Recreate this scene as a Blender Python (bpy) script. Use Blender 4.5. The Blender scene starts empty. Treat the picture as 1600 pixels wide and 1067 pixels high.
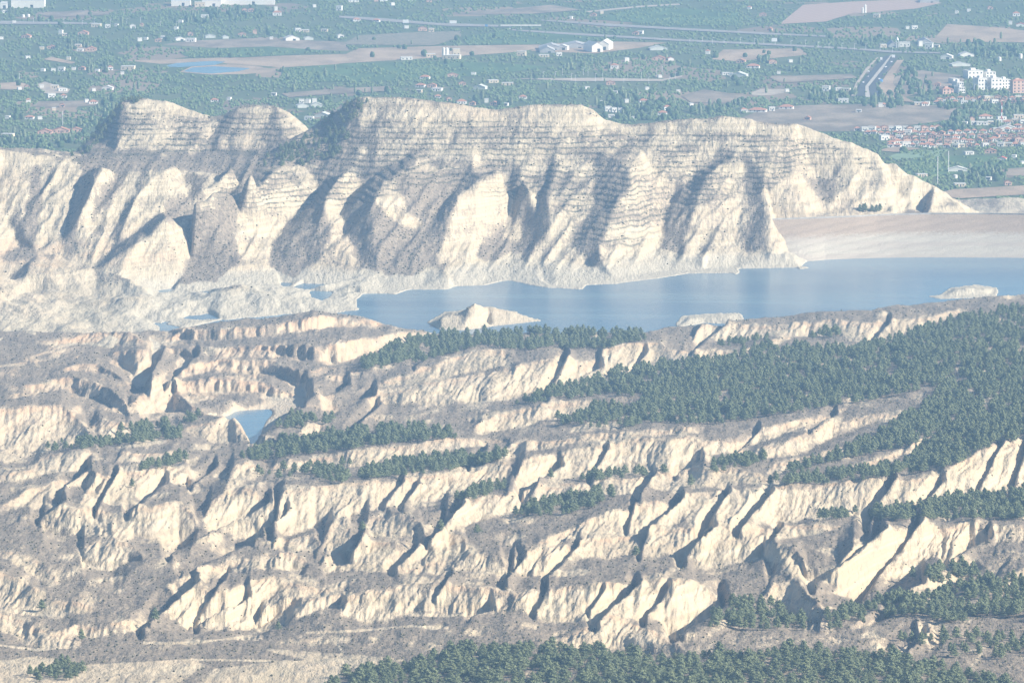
import bpy, math, random
import numpy as np
from mathutils import Vector
from mathutils.geometry import delaunay_2d_cdt

random.seed(7); rng = np.random.default_rng(7)
scene = bpy.context.scene

# ------------------------------------------------------------------ camera, sky, sun, exposure
CAM_H, FPX, PITCH = 560.0, 12500.0, math.radians(5.7)      # height over the lake, focal length in photo pixels
cam_data = bpy.data.cameras.new("camera")
cam_data.sensor_width = 36.0
cam_data.lens = FPX / 1600.0 * 36.0
cam_data.clip_start = 1.0
cam_data.clip_end = 40000.0
cam = bpy.data.objects.new("camera", cam_data)
scene.collection.objects.link(cam)
cam.location = (0, 0, CAM_H)
cam.rotation_euler = (math.pi / 2 - PITCH, 0, 0)
scene.camera = cam

SUN_AZ, SUN_EL = math.radians(69), math.radians(31)        # azimuth measured from straight behind the camera to the right
sun_vec = Vector((math.sin(SUN_AZ) * math.cos(SUN_EL), -math.cos(SUN_AZ) * math.cos(SUN_EL), math.sin(SUN_EL)))
world = bpy.data.worlds.new("World"); scene.world = world; world.use_nodes = True
wn = world.node_tree; wn.nodes.clear()
sky = wn.nodes.new("ShaderNodeTexSky"); sky.sky_type = 'NISHITA'; sky.sun_disc = False
sky.sun_elevation = SUN_EL
sky.sun_rotation = math.atan2(sun_vec.x, sun_vec.y)
sky.altitude = 300; sky.dust_density = 1.0; sky.air_density = 1.0
bg = wn.nodes.new("ShaderNodeBackground"); bg.inputs[1].default_value = 0.05
wo = wn.nodes.new("ShaderNodeOutputWorld")
wn.links.new(sky.outputs[0], bg.inputs[0]); wn.links.new(bg.outputs[0], wo.inputs[0])
sun_data = bpy.data.lights.new("sun", 'SUN'); sun_data.energy = 4.2; sun_data.angle = math.radians(0.53)
sun_data.color = (1.0, 0.905, 0.76)
sun = bpy.data.objects.new("sun", sun_data); scene.collection.objects.link(sun)
sun.rotation_euler = (-sun_vec).to_track_quat('-Z', 'Y').to_euler()

scene.view_settings.view_transform = 'Standard'
scene.view_settings.look = 'None'
scene.view_settings.gamma = 1.0
scene.view_settings.use_curve_mapping = False
scene.view_settings.exposure = 1.23
scene.cycles.use_denoising = True
scene.cycles.volume_bounces = 1
scene.cycles.max_bounces = 6
scene.cycles.diffuse_bounces = 3

# ------------------------------------------------------------------ optics: photo pixel <-> place
CT, ST = math.cos(PITCH), math.sin(PITCH)
def tanp(py):
    v = -(np.asarray(py, float) - 533.5) / FPX
    return (ST - v * CT) / (CT + v * ST)
def wx(px, py, Y):
    v = -(np.asarray(py, float) - 533.5) / FPX
    return Y * ((np.asarray(px, float) - 800) / FPX) / (CT + v * ST)
def at(px, py, h):
    Y = (CAM_H - h) / float(tanp(py))
    return (float(wx(px, py, Y)), Y, h)
def proj(X, Y, Z):
    d = Y * CT - (Z - CAM_H) * ST
    u = Y * ST + (Z - CAM_H) * CT
    return 800 + FPX * X / d, 533.5 - FPX * u / d

# ------------------------------------------------------------------ numpy noise
_P = rng.permutation(512).astype(np.int64)
_G = rng.uniform(0, 2 * np.pi, 512); _GX, _GY = np.cos(_G), np.sin(_G)
def pnoise(x, y, seed=0):
    xi = np.floor(x).astype(np.int64); yi = np.floor(y).astype(np.int64)
    fx = x - xi; fy = y - yi
    ux = fx * fx * fx * (fx * (fx * 6 - 15) + 10); uy = fy * fy * fy * (fy * (fy * 6 - 15) + 10)
    def g(ix, iy, dx, dy):
        h = _P[(_P[(ix + seed * 37) & 511] + iy) & 511]
        return _GX[h] * dx + _GY[h] * dy
    a = g(xi, yi, fx, fy); b = g(xi + 1, yi, fx - 1, fy)
    c = g(xi, yi + 1, fx, fy - 1); d = g(xi + 1, yi + 1, fx - 1, fy - 1)
    return (a + ux * (b - a) + uy * ((c + ux * (d - c)) - (a + ux * (b - a)))) * 1.4
def fbm(x, y, o=4, seed=0):
    s = 0; a = 1.0
    for i in range(o):
        s = s + a * pnoise(x, y, seed + i); x = x * 2.03; y = y * 2.03; a *= 0.5
    return s
def sstep(a, b, x):
    t = np.clip((x - a) / (b - a), 0, 1); return t * t * (3 - 2 * t)
def blur(a, n, axis):
    k = np.exp(-0.5 * (np.arange(-2 * n, 2 * n + 1) / n) ** 2); k /= k.sum()
    pad = [(0, 0), (0, 0)]; pad[axis] = (2 * n, 2 * n)
    p = np.pad(a, pad, mode='edge'); out = np.zeros_like(a)
    L = a.shape[axis]
    for i, w in enumerate(k):
        out += w * (p[i:i + L] if axis == 0 else p[:, i:i + L])
    return out
def in_poly(px, py, poly):
    r = np.zeros(np.shape(px), bool); n = len(poly); j = n - 1
    for i in range(n):
        xi, yi = poly[i]; xj, yj = poly[j]
        if yi != yj:
            r ^= ((yi > py) != (yj > py)) & (px < (xj - xi) * (py - yi) / (yj - yi) + xi)
        j = i
    return r

# ------------------------------------------------------------------ objects helpers
COL = scene.collection
def tag(o, label=None, cat=None, group=None, kind=None):
    if label: o["label"] = label
    if cat: o["category"] = cat
    if group: o["group"] = group
    if kind: o["kind"] = kind
    return o
def link(name, data, parent=None, loc=None):
    o = bpy.data.objects.new(name, data); COL.objects.link(o)
    if parent is not None: o.parent = parent
    if loc is not None: o.location = loc
    return o
def mesh(name, verts, faces, mat=None, smooth=False):
    me = bpy.data.meshes.new(name); me.from_pydata(verts, [], faces); me.update()
    if mat is not None: me.materials.append(mat)
    if smooth: me.polygons.foreach_set("use_smooth", [True] * len(me.polygons))
    return me

# ------------------------------------------------------------------ materials
class NT:
    def __init__(s, name):
        s.m = bpy.data.materials.new(name); s.m.use_nodes = True; s.t = s.m.node_tree; s.t.nodes.clear()
        s.out = s.n("ShaderNodeOutputMaterial"); s.b = s.n("ShaderNodeBsdfPrincipled")
        s.l(s.b.outputs[0], s.out.inputs[0]); s.b.inputs["Roughness"].default_value = 0.9
        s.b.inputs["Specular IOR Level"].default_value = 0.15
    def n(s, t, **k):
        x = s.t.nodes.new(t)
        for a, v in k.items(): setattr(x, a, v)
        return x
    def l(s, a, b): s.t.links.new(a, b)
    def val(s, x, sock):
        if isinstance(x, (int, float)): sock.default_value = x
        elif isinstance(x, tuple): sock.default_value = (*x, 1) if len(x) == 3 else x
        else: s.l(x, sock)
    def math(s, op, a, b=0.0, c=None, clamp=False):
        x = s.n("ShaderNodeMath", operation=op, use_clamp=clamp); s.val(a, x.inputs[0]); s.val(b, x.inputs[1])
        if c is not None: s.val(c, x.inputs[2])
        return x.outputs[0]
    def mix(s, f, a, b):
        x = s.n("ShaderNodeMix", data_type='RGBA'); s.val(f, x.inputs[0]); s.val(a, x.inputs[6]); s.val(b, x.inputs[7])
        return x.outputs[2]
    def ss(s, lo, hi, v):
        x = s.n("ShaderNodeMapRange", interpolation_type='SMOOTHSTEP'); s.val(v, x.inputs[0])
        x.inputs[1].default_value = lo; x.inputs[2].default_value = hi; return x.outputs[0]
    def attr(s, name): return s.n("ShaderNodeAttribute", attribute_name=name).outputs[2]
    def pos(s, sx=1, sy=1, sz=1):
        g = s.n("ShaderNodeNewGeometry"); m = s.n("ShaderNodeMapping"); m.inputs[3].default_value = (sx, sy, sz)
        s.l(g.outputs[0], m.inputs[0]); return m.outputs[0]
    def noise(s, scale, detail=3, vec=None, rough=0.55):
        x = s.n("ShaderNodeTexNoise"); x.inputs["Scale"].default_value = scale; x.inputs["Detail"].default_value = detail
        x.inputs["Roughness"].default_value = rough
        s.l(vec if vec is not None else s.pos(), x.inputs["Vector"]); return x.outputs[0]
    def bump(s, h, strength=0.5, dist=1.0):
        x = s.n("ShaderNodeBump"); x.inputs[0].default_value = strength; x.inputs[1].default_value = dist
        s.l(h, x.inputs["Height"]); s.l(x.outputs[0], s.b.inputs["Normal"])
    def color(s, c): s.val(c, s.b.inputs["Base Color"])

def plain_mat(name, c, var=0.25, scale=0.25, rough=0.9):
    t = NT(name); n = t.noise(scale, 3)
    a = tuple(x * (1 - var) for x in c); b = tuple(min(1, x * (1 + var)) for x in c)
    t.color(t.mix(t.ss(0.3, 0.7, n), a, b)); t.b.inputs["Roughness"].default_value = rough
    return t.m

def field_mat(name, c, var=0.25):
    t = NT(name); n = t.noise(1.0, 4, t.pos(0.03, 0.011, 0)); n2 = t.noise(1.0, 3, t.pos(0.3, 0.12, 0))
    v = t.math('ADD', t.math('MULTIPLY', n, 0.7), t.math('MULTIPLY', n2, 0.3))
    a = tuple(x * (1 - var) for x in c); b = tuple(min(1, x * (1 + var)) for x in c)
    col = t.mix(t.ss(0.38, 0.62, v), a, b)
    t.color(t.mix(t.math('MULTIPLY', t.ss(0.58, 0.66, n2), 0.6), col, (0.09, 0.10, 0.06))); return t.m

def terrain_material():
    t = NT("marl_and_scrub")
    scr, warm, pale, terr, zt = (t.attr(a) for a in ("scrub", "warm", "pale", "terr", "zt"))
    n1 = t.noise(0.05, 4); n2 = t.noise(0.35, 4); n3 = t.noise(1.3, 3)
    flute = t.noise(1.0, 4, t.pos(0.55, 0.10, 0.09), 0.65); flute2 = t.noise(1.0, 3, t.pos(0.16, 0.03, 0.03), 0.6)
    strata = t.noise(1.0, 3, t.pos(0.004, 0.004, 0.55))
    cream = t.mix(t.ss(0.35, 0.65, strata), (0.47, 0.40, 0.28), (0.57, 0.49, 0.358))
    cream = t.mix(t.math('MULTIPLY', warm, t.ss(0.25, 0.7, n1)), cream, (0.54, 0.38, 0.25))
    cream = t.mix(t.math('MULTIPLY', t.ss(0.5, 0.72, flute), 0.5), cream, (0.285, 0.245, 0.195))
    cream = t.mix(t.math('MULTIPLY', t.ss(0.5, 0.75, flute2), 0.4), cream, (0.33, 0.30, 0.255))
    cream = t.mix(t.math('MULTIPLY', t.ss(0.6, 0.72, n3), 0.35), cream, (0.22, 0.19, 0.15))
    cream = t.mix(pale, cream, t.mix(t.ss(0.3, 0.7, n2), (0.54, 0.49, 0.39), (0.45, 0.405, 0.315)))
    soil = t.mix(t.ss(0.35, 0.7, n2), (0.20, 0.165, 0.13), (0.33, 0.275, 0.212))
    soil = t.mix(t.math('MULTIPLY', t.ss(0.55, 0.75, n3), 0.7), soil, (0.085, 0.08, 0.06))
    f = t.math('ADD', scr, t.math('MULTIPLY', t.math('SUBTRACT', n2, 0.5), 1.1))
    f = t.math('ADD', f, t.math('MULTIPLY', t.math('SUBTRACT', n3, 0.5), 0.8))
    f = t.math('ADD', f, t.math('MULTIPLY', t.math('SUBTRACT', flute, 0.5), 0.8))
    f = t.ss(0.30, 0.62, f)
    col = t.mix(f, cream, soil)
    fr = t.math('FRACT', t.math('MULTIPLY', t.math('ADD', zt, t.math('MULTIPLY', n2, 1.3)), 1 / 3.6))
    line = t.math('MULTIPLY', t.ss(0.62, 0.74, fr), t.math('SUBTRACT', 1.0, t.ss(0.9, 1.0, fr)))
    line = t.math('MULTIPLY', t.math('MULTIPLY', line, t.ss(0.26, 0.52, n2)), t.math('MULTIPLY', terr, 0.85))
    col = t.mix(line, col, (0.085, 0.08, 0.06))
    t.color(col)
    h = t.math('ADD', t.math('MULTIPLY', n2, 1.2), t.math('MULTIPLY', n3, 0.5))
    h = t.math('ADD', h, t.math('ADD', t.math('MULTIPLY', flute, 1.8), t.math('MULTIPLY', flute2, 3.0)))
    t.bump(h, 0.6, 1.0)
    return t.m
# ================================================================== TERRAIN
NC, NY = 1000, 1660
PXC = np.linspace(-70, 1670, NC)                       # fan of sight-line columns
KC = (PXC - 800) / FPX / CT
YR = np.linspace(3380.0, 6990.0, NY)
def lerp(pts, x, j=1):
    p = sorted(pts); return np.interp(x, [q[0] for q in p], [q[j] for q in p])

# ---- badlands in front of the reservoir: scarps (photo column, brink, foot) with dip slopes between them
CLIFFS = [
 # left country beside the inlet
 [(-70,640,700),(0,640,703),(40,633,712),(95,632,700),(125,655,690),(145,684,686)],
 [(140,665,668),(155,655,688),(175,660,690),(205,662,685),(215,670,672)],
 [(30,606,612),(110,587,612),(160,603,628),(195,626,650),(205,655,656)],
 [(85,580,583),(120,570,580),(150,570,582),(180,585,592),(200,600,601)],
 [(165,550,555),(190,548,572),(215,548,596),(235,550,598),(240,560,562)],
 [(85,530,532),(120,522,535),(160,516,540),(200,520,540),(222,532,540),(228,536,537)],
 [(195,635,640),(215,622,650),(240,600,645),(270,595,640),(278,612,640),(300,635,650),(325,648,652)],
 [(-70,760,770),(0,740,752),(45,735,748),(70,712,742),(100,705,738),(130,702,725),(145,705,712)],
 [(-70,800,815),(0,790,800),(40,765,785),(100,745,770),(150,735,760),(165,740,745)],
 [(125,780,792),(150,748,790),(170,740,785),(230,735,770),(290,727,755),(300,735,745)],
 [(180,715,728),(195,705,725),(210,712,722),(250,710,722),(270,705,722),(290,712,720)],
 [(60,800,822),(85,790,835),(130,795,835),(180,800,835),(230,795,840),(280,780,840),(300,800,830),(310,815,816)],
 [(320,790,815),(350,766,832),(390,765,832),(425,775,825),(432,800,802)],
 [(350,760,764),(365,727,762),(400,722,745),(420,730,740)],
 [(265,755,762),(290,740,757),(318,755,760)],
 [(120,850,855),(130,845,880),(175,838,890),(200,850,877),(228,872,874)],
 [(-70,858,870),(0,862,872),(30,862,888),(60,875,905),(90,905,915)],
 [(-70,890,950),(0,895,955),(30,905,960),(60,925,955),(110,938,960),(150,945,955)],
 [(-70,965,990),(0,962,985),(40,966,1000),(70,985,1010),(120,995,1018),(125,1010,1011)],
 [(80,990,992),(120,972,992),(160,975,992),(215,970,985),(245,980,985)],
 # hill between inlet and lake
 [(250,535,537),(290,515,530),(350,512,531),(420,509,526),(455,500,520),(490,494,514),(520,494,510),(560,497,510),(600,505,511),(625,512,514)],
 [(255,556,558),(270,545,556),(320,545,556),(380,540,556),(420,541,558),(470,540,562),(540,536,564),(600,525,545),(650,514,530),(672,518,520)],
 [(265,590,592),(290,575,590),(340,562,580),(420,565,585),(470,575,590),(520,575,580),(540,575,576)],
 [(262,612,614),(280,596,612),(340,590,612),(400,592,612),(430,598,610),(500,600,604)],
 [(280,668,670),(300,664,680),(340,655,690),(358,648,688),(370,662,690),(400,680,688),(408,686,687)],
 # long cuesta scarps
 [(560,605,609),(620,588,602),(700,562,588),(755,545,578),(790,548,573),(810,560,570)],
 [(575,618,630),(600,608,632),(660,600,632),(720,590,631),(800,574,624),(840,562,612),(900,562,604),(940,550,590),(985,535,580),(1030,537,572),(1060,548,570),(1110,548,565),(1160,545,556),(1195,535,542),(1200,538,539)],
 [(1080,530,540),(1098,506,538),(1130,503,535),(1200,509,526),(1240,506,525),(1300,499,525),(1350,504,535),(1400,500,528),(1450,494,508),(1500,482,490),(1520,480,482)],
 [(1160,545,552),(1210,528,540),(1240,524,528)],
 [(463,684,686),(480,668,685),(500,662,680),(525,672,677)],
 [(420,728,742),(440,720,738),(500,711,735),(545,706,733),(600,698,722),(640,694,712),(700,686,704),(770,680,690),(800,683,688)],
 [(735,672,676),(760,655,677),(800,640,668),(850,630,657),(900,624,645),(930,622,632),(1000,620,624)],
 [(790,690,712),(830,688,702),(870,685,698),(920,680,690),(1000,675,682),(1080,668,678),(1110,665,668)],
 [(805,735,762),(822,717,760),(850,712,752),(900,703,745),(950,696,742),(990,686,740),(1040,690,738),(1080,682,732),(1100,690,716),(1150,680,702),(1200,667,688),(1240,657,672),(1300,642,650),(1330,636,638)],
 [(1130,712,718),(1160,704,714),(1200,697,716),(1250,682,706),(1300,664,684),(1340,652,666),(1400,645,655),(1430,643,647)],
 [(1200,728,745),(1260,712,724),(1320,696,706),(1340,692,694)],
 [(1290,738,742),(1340,722,733),(1400,704,718),(1455,682,694),(1462,686,688)],
 [(690,812,832),(700,790,832),(736,783,818),(795,770,800),(833,764,786),(874,758,784),(932,752,776),(985,745,770),(1010,743,768),(1060,740,768),(1100,732,762),(1150,730,757),(1200,746,752),(1220,749,751)],
 [(835,846,850),(870,835,850),(910,818,840),(950,805,836),(1000,788,828),(1060,778,820),(1110,768,820),(1160,766,820),(1200,763,820),(1246,757,816),(1270,757,803),(1352,747,801),(1400,752,798),(1450,745,790),(1500,722,782),(1550,695,775),(1600,683,765),(1670,678,758)],
 [(430,790,838),(445,765,838),(480,760,830),(516,758,812),(530,757,808),(575,752,796),(633,746,786),(675,742,782),(710,735,772),(737,732,762),(780,716,757),(800,725,750)],
 [(565,808,812),(575,802,836),(605,794,836),(640,805,838),(665,820,838)],
 [(500,848,860),(520,818,857),(540,814,852),(555,835,842)],
 [(420,850,858),(450,842,860),(490,838,860),(500,842,855)],
 [(500,872,893),(540,848,893),(590,842,895),(640,852,890),(680,842,878),(720,836,862),(735,850,858)],
 [(600,897,900),(660,884,898),(720,868,894),(760,866,892),(790,866,900)],
 [(795,880,905),(815,856,900),(855,853,898),(870,856,880),(930,843,870),(1010,830,866),(1065,826,868),(1090,824,886),(1130,824,888),(1180,826,872),(1215,824,845),(1280,818,828),(1320,815,820)],
 [(262,910,912),(290,897,911),(330,880,898),(370,872,895),(410,868,892),(450,864,890),(480,870,888)],
 [(225,960,966),(260,935,968),(300,917,978),(350,922,984),(390,905,978),(430,900,957),(470,915,932),(520,925,930)],
 [(400,960,985),(440,940,978),(470,936,965),(500,934,952),(535,930,946),(545,932,936)],
 [(525,955,962),(545,930,965),(580,918,968),(640,915,962),(680,915,958),(720,918,955),(735,920,953),(775,920,955),(800,925,955),(850,920,965),(905,912,968),(960,912,965),(1010,905,970),(1060,905,973),(1100,908,955),(1130,920,940)],
 [(820,1000,1003),(870,992,1012),(930,975,1015),(975,967,1018),(1010,980,1020),(1050,1000,1022),(1072,1014,1017)],
 [(1190,850,875),(1215,850,900),(1240,855,903),(1262,880,898),(1290,872,915),(1310,868,928),(1335,837,932),(1370,830,905),(1420,822,890),(1470,822,868),(1520,815,855),(1560,822,850),(1600,820,845),(1670,815,842)],
 [(1195,925,940),(1215,912,950),(1237,904,965),(1265,925,970),(1290,950,965)],
 [(1400,918,928),(1440,897,925),(1490,874,915),(1520,870,890),(1540,880,885)],
 [(1550,915,924),(1580,895,925),(1670,880,922)],
 [(1330,975,980),(1375,950,965),(1390,955,962)],
 [(1385,1005,1012),(1430,985,1016),(1470,990,1006),(1480,1000,1001)],
]
GULLIES = [ # upper end, lower end, depth m, half width px
 (400,785,278,847,9,7),(390,840,293,878,7,6),(440,800,398,835,7,6),(292,912,225,966,9,8),(375,925,312,962,8,7),(348,900,300,960,4,5),
 (623,752,600,777,5,5),(648,760,628,783,5,5),(867,727,820,760,9,7),(712,793,671,838,9,8),(836,764,820,784,4,4),(1018,745,998,769,7,6),
 (1056,783,1012,824,9,7),(988,789,980,817,4,4),(812,868,788,901,7,7),(650,845,616,879,8,8),(1012,834,1000,864,4,4),(895,858,857,896,5,5),
 (987,915,936,963,9,8),(940,924,922,945,4,4),(764,944,735,955,5,5),(1108,827,1070,865,10,8),(1132,774,1100,815,7,6),(1197,776,1158,820,9,7),
 (1215,827,1194,856,6,6),(1390,752,1359,800,8,7),(1466,752,1435,789,9,8),(1363,831,1280,893,12,10),(1425,827,1352,913,7,7),(1431,903,1356,934,10,9),
 (1538,834,1486,865,9,7),(1122,937,1060,972,14,12),(1425,985,1390,1013,8,8),(1442,990,1412,1020,8,8),(467,612,402,662,16,14),(584,635,550,667,7,6),
 (533,598,480,628,6,6),(880,559,853,604,7,6),(925,567,861,601,8,8),(944,705,925,740,5,5),(1090,716,1060,732,6,6),(1385,502,1366,524,5,5),
 (1125,508,1085,540,5,6),(1005,552,990,575,5,5),(250,755,205,790,6,6),(130,732,95,760,6,6),(175,745,150,790,5,5),(90,780,60,800,6,7),(330,727,300,750,5,5),
 (1180,672,1150,700,4,5),(1300,645,1270,665,4,5),(560,830,545,855,7,8),(575,612,520,640,5,6),(1560,700,1530,760,5,6),(1600,700,1585,745,7,7),
 (755,700,735,716,4,4),(700,900,680,930,4,5),(850,920,835,950,4,5),(1040,920,1010,960,6,6),(680,545,650,565,3,4),(246,555,225,590,10,8),(300,556,262,592,7,6),
]
TH = tanp
pys = np.arange(1092.0, 430.0, -0.5)                   # going up the picture
tt = TH(pys); NP = len(pys)
NB = [(-70,518,6),(0,518,6),(200,518,5),(235,518,2),(262,518,0.6),(300,508,6),(350,501,8),(420,496,10),(490,483,14),(540,490,10),(600,503,6),(640,513,3),(690,520,1.5),(760,521,3),(900,520,3),(1000,518,3),(1060,510,3),(1130,502,5),(1180,497,7),(1240,490,8),(1360,483,8),(1470,469,8),(1600,459,6),(1670,456,6)]
MID = [(-70,650,16),(0,650,16),(150,645,13),(300,640,6),(420,640,6),(520,620,9),(640,610,14),(800,600,18),(1000,590,22),(1200,575,26),(1400,560,33),(1600,540,42),(1670,535,44)]
LOW = [(-70,800,34),(400,800,36),(800,800,42),(1200,800,48),(1670,800,62)]
BOT = [(-70,1092,48),(500,1092,52),(800,1092,64),(1200,1092,68),(1670,1092,66)]
cl = np.zeros((NC, NP), np.float32)                    # scarp mask
edge = np.zeros((NC, NP), np.float32)                  # closeness to the brink (rusty cap)
A4 = [(lerp(K, PXC, 1), lerp(K, PXC, 2)) for K in (BOT, LOW, MID, NB)]
Href = np.zeros((NC, NP))
for c in range(NC):
    xs = [a[0][c] for a in A4]; hs = [a[1][c] for a in A4]
    Href[c] = np.interp(-pys, [-x for x in xs], hs)
Href = blur(Href, 20, 1)
mpp = (CAM_H - Href) / tt[None, :] / FPX               # metres per photo pixel
dev = np.zeros((NC, NP))
RISE = 0.80
SOFT = {(-70,858,870): 0.25, (-70,965,990): 0.3, (-70,890,950): 0.55}
for i, K in enumerate(CLIFFS):
    xs = [k[0] for k in K]; lo, hi = min(xs), max(xs)
    m = (PXC >= lo) & (PXC <= hi)
    x = PXC[m]
    tip = sstep(0, 10, x - lo) if lo > -70 else np.ones_like(x)
    tip = tip * (sstep(0, 10, hi - x) if hi < 1670 else 1)
    wob = 2.4 * fbm(x / 23.0, np.full_like(x, i * 3.7), 3, 5)
    top = lerp(K, x, 1) + wob; bot = lerp(K, x, 2) + 0.4 * wob + 1.2 * pnoise(x / 9.0, np.full_like(x, i * 1.3), 9)
    mid = 0.5 * (top + bot); half = np.maximum(0.5 * (bot - top), 0.1) * (0.25 + 0.75 * tip)
    top = mid - half; bot = mid + half
    P = pys[None, :]; T = top[:, None]; B = bot[:, None]; D = B - T
    mk = sstep(-0.6, 1.2, np.minimum(P - T, B - P)) * sstep(1.0, 4.0, D)
    cl[m] = np.maximum(cl[m], mk)
    edge[m] = np.maximum(edge[m], sstep(13, 0, P - T) * mk)
    lam = np.clip(0.9 * D, 8, 34)
    amp = 0.5 * SOFT.get(K[0], RISE) * D
    f = np.where(P > B, -amp * sstep(0, 1, 1 - (P - B) / lam), np.where(P < T, amp * sstep(0, 1, 1 - (T - P) / lam), amp * (1 - 2 * (P - T) / np.maximum(D, 0.1))))
    dev[m] += f * mpp[m]
# small outcrops: minor ledges parallel to the strike
PXp = np.repeat(PXC[:, None], NP, 1); PYp = np.repeat(pys[None, :], NC, 0)
free = 1 - blur(blur(cl.astype(float), 3, 0), 6, 1)
for (per, sl, sd, am) in ((24.0, 0.15, 1, 0.9), (14.0, 0.20, 3, 0.7)):
    u = (PYp + sl * PXp + 9 * pnoise(PXp / 60, PYp / 45, 110 + sd)) / per
    fq = u - np.floor(u)                                # grows downwards: rise over the last third
    saw = np.where(fq < 0.66, -1 + 2 * fq / 0.66, 1 - 2 * (fq - 0.66) / 0.34)
    ms = sstep(0.12, 0.42, pnoise(PXp / 70, PYp / 22, 120 + sd)) * free * sstep(1035, 1000, PYp)
    dev += -saw * ms * am * 0.5 * 0.34 * per * 0.8 * mpp * -1 * -1
    cl = np.maximum(cl, ms * sstep(0.62, 0.72, fq) * sstep(1.02, 0.92, fq))
Hp = Href + dev
pbn = lerp(NB, PXC, 1); hbn = lerp(NB, PXC, 2)
Zb = np.zeros((NC, NY)); CLb = np.zeros((NC, NY)); EDb = np.zeros((NC, NY)); PYb = np.zeros((NC, NY)); Ybn = np.zeros(NC)
for c in range(NC):
    ok = pys >= pbn[c]
    yy = (CAM_H - Hp[c][ok]) / tt[ok]
    yy = np.maximum.accumulate(yy + 1e-4 * np.arange(len(yy)))
    zz = CAM_H - yy * tt[ok]; Ybn[c] = yy[-1]
    z = np.interp(YR, yy, zz)
    z = np.where(YR > Ybn[c], zz[-1] - 0.35 * (YR - Ybn[c]), z)
    Zb[c] = np.maximum(z, -12)
    CLb[c] = np.interp(YR, yy, cl[c][ok]) * (YR < Ybn[c]); EDb[c] = np.interp(YR, yy, edge[c][ok]) * (YR < Ybn[c])
    PYb[c] = np.interp(YR, yy, pys[ok])
PXg = np.repeat(PXC[:, None], NY, 1)
XG = KC[:, None] * YR[None, :]; YG = np.repeat(YR[None, :], NC, 0)

# gullies drawn in the field, then rills
cm = blur(blur(CLb, 3, 0), 4, 1)
for (x1, y1, x2, y2, dep, w) in GULLIES:
    ex, ey = (x2 - x1) * 0.15, (y2 - y1) * 0.15; x1, y1, x2, y2, dep = x1 - ex, y1 - ey, x2 + ex, y2 + ey, dep * 1.15
    m = (PXg > min(x1, x2) - 5 * w) & (PXg < max(x1, x2) + 5 * w) & (PYb > y1 - 25) & (PYb < y2 + 25)
    dx, dy = x2 - x1, y2 - y1; L = math.hypot(dx, dy)
    px, py = PXg[m] + 1.5 * pnoise(PXg[m] / 12, PYb[m] / 12, 3), PYb[m]
    s = np.clip(((px - x1) * dx + (py - y1) * dy) / L ** 2, 0, 1)
    w = w * (0.8 if dep < 12 else 1.0); lat = (px - (x1 + s * dx))                          # + to the right of the gully
    over = np.maximum(0, np.abs(((px - x1) * dx + (py - y1) * dy) / L ** 2 - 0.5) - 0.5) * L / 10
    fade = np.exp(-over ** 2) * np.exp(-(np.maximum(0, np.abs(py - (y1 + s * dy)) - w) / (2 * w)) ** 2)
    q = lat / w
    prof = -np.clip(1 - np.where(q < 0, -q / 1.9, q / 0.9), 0, 1) + 0.6 * np.clip(1 - np.abs(q - 1.5) / np.where(q < 1.5, 0.9, 2.2), 0, 1)
    Zb[m] += 0.62 * dep * prof * fade
def ridged(a, b, seed): return 1 - np.abs(pnoise(a, b, seed)) * 2
# field of fall-line rills: sheared so that they run from upper right to lower left
A = PXg + 0.75 * PYb
warp = 9 * pnoise(PXg / 60, PYb / 40, 21)
w2 = 3.5 * pnoise(PXg / 17, PYb / 17, 22)
rills = 1.15 * ridged((A + warp + w2) / 46, PYb / 95, 1) + 0.85 * ridged((A + 1.4 * warp + w2) / 19, PYb / 60, 2) + 0.75 * ridged((A - 0.35 * PYb + warp + w2) / 9, PYb / 40, 3) + 0.42 * ridged((A + w2) / 5, PYb / 22, 4)
Zb += 2.4 * (ridged((A + 1.6 * warp) / 95, PYb / 130, 6) - 0.55) * (0.25 + 0.75 * cm) * sstep(1040, 985, PYb)
Zb += (rills - 1.6) * (0.10 + 0.90 * cm) * (0.75 + 0.5 * pnoise(PXg / 110, PYb / 90, 8)) * sstep(1040, 990, PYb)
Zb += fbm(XG / 26, YG / 60, 4, 30) * 1.3 * (1 - 0.5 * cm)
Zb += fbm(XG / 5, YG / 8, 3, 35) * (0.16 + 0.3 * cm)
# keep land above the water except in the arm of the reservoir
inlet = [(318,640),(340,633),(370,629),(405,626),(424,624),(428,628),(414,640),(406,655),(402,667),(394,668),(388,658),(366,650),(340,646)]
inl = in_poly(PXg + 3 * pnoise(PXg / 9, PYb / 9, 4), PYb, inlet).astype(float)
inl = blur(blur(inl, 3, 0), 8, 1)
Zb = np.where((YG < Ybn[:, None] + 2), np.maximum(Zb, 0.5 + 0.4 * (Zb > 0.5)), Zb)
Zb = Zb * (1 - sstep(0.1, 0.6, inl)) - 4 * sstep(0.35, 0.6, inl)

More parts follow.
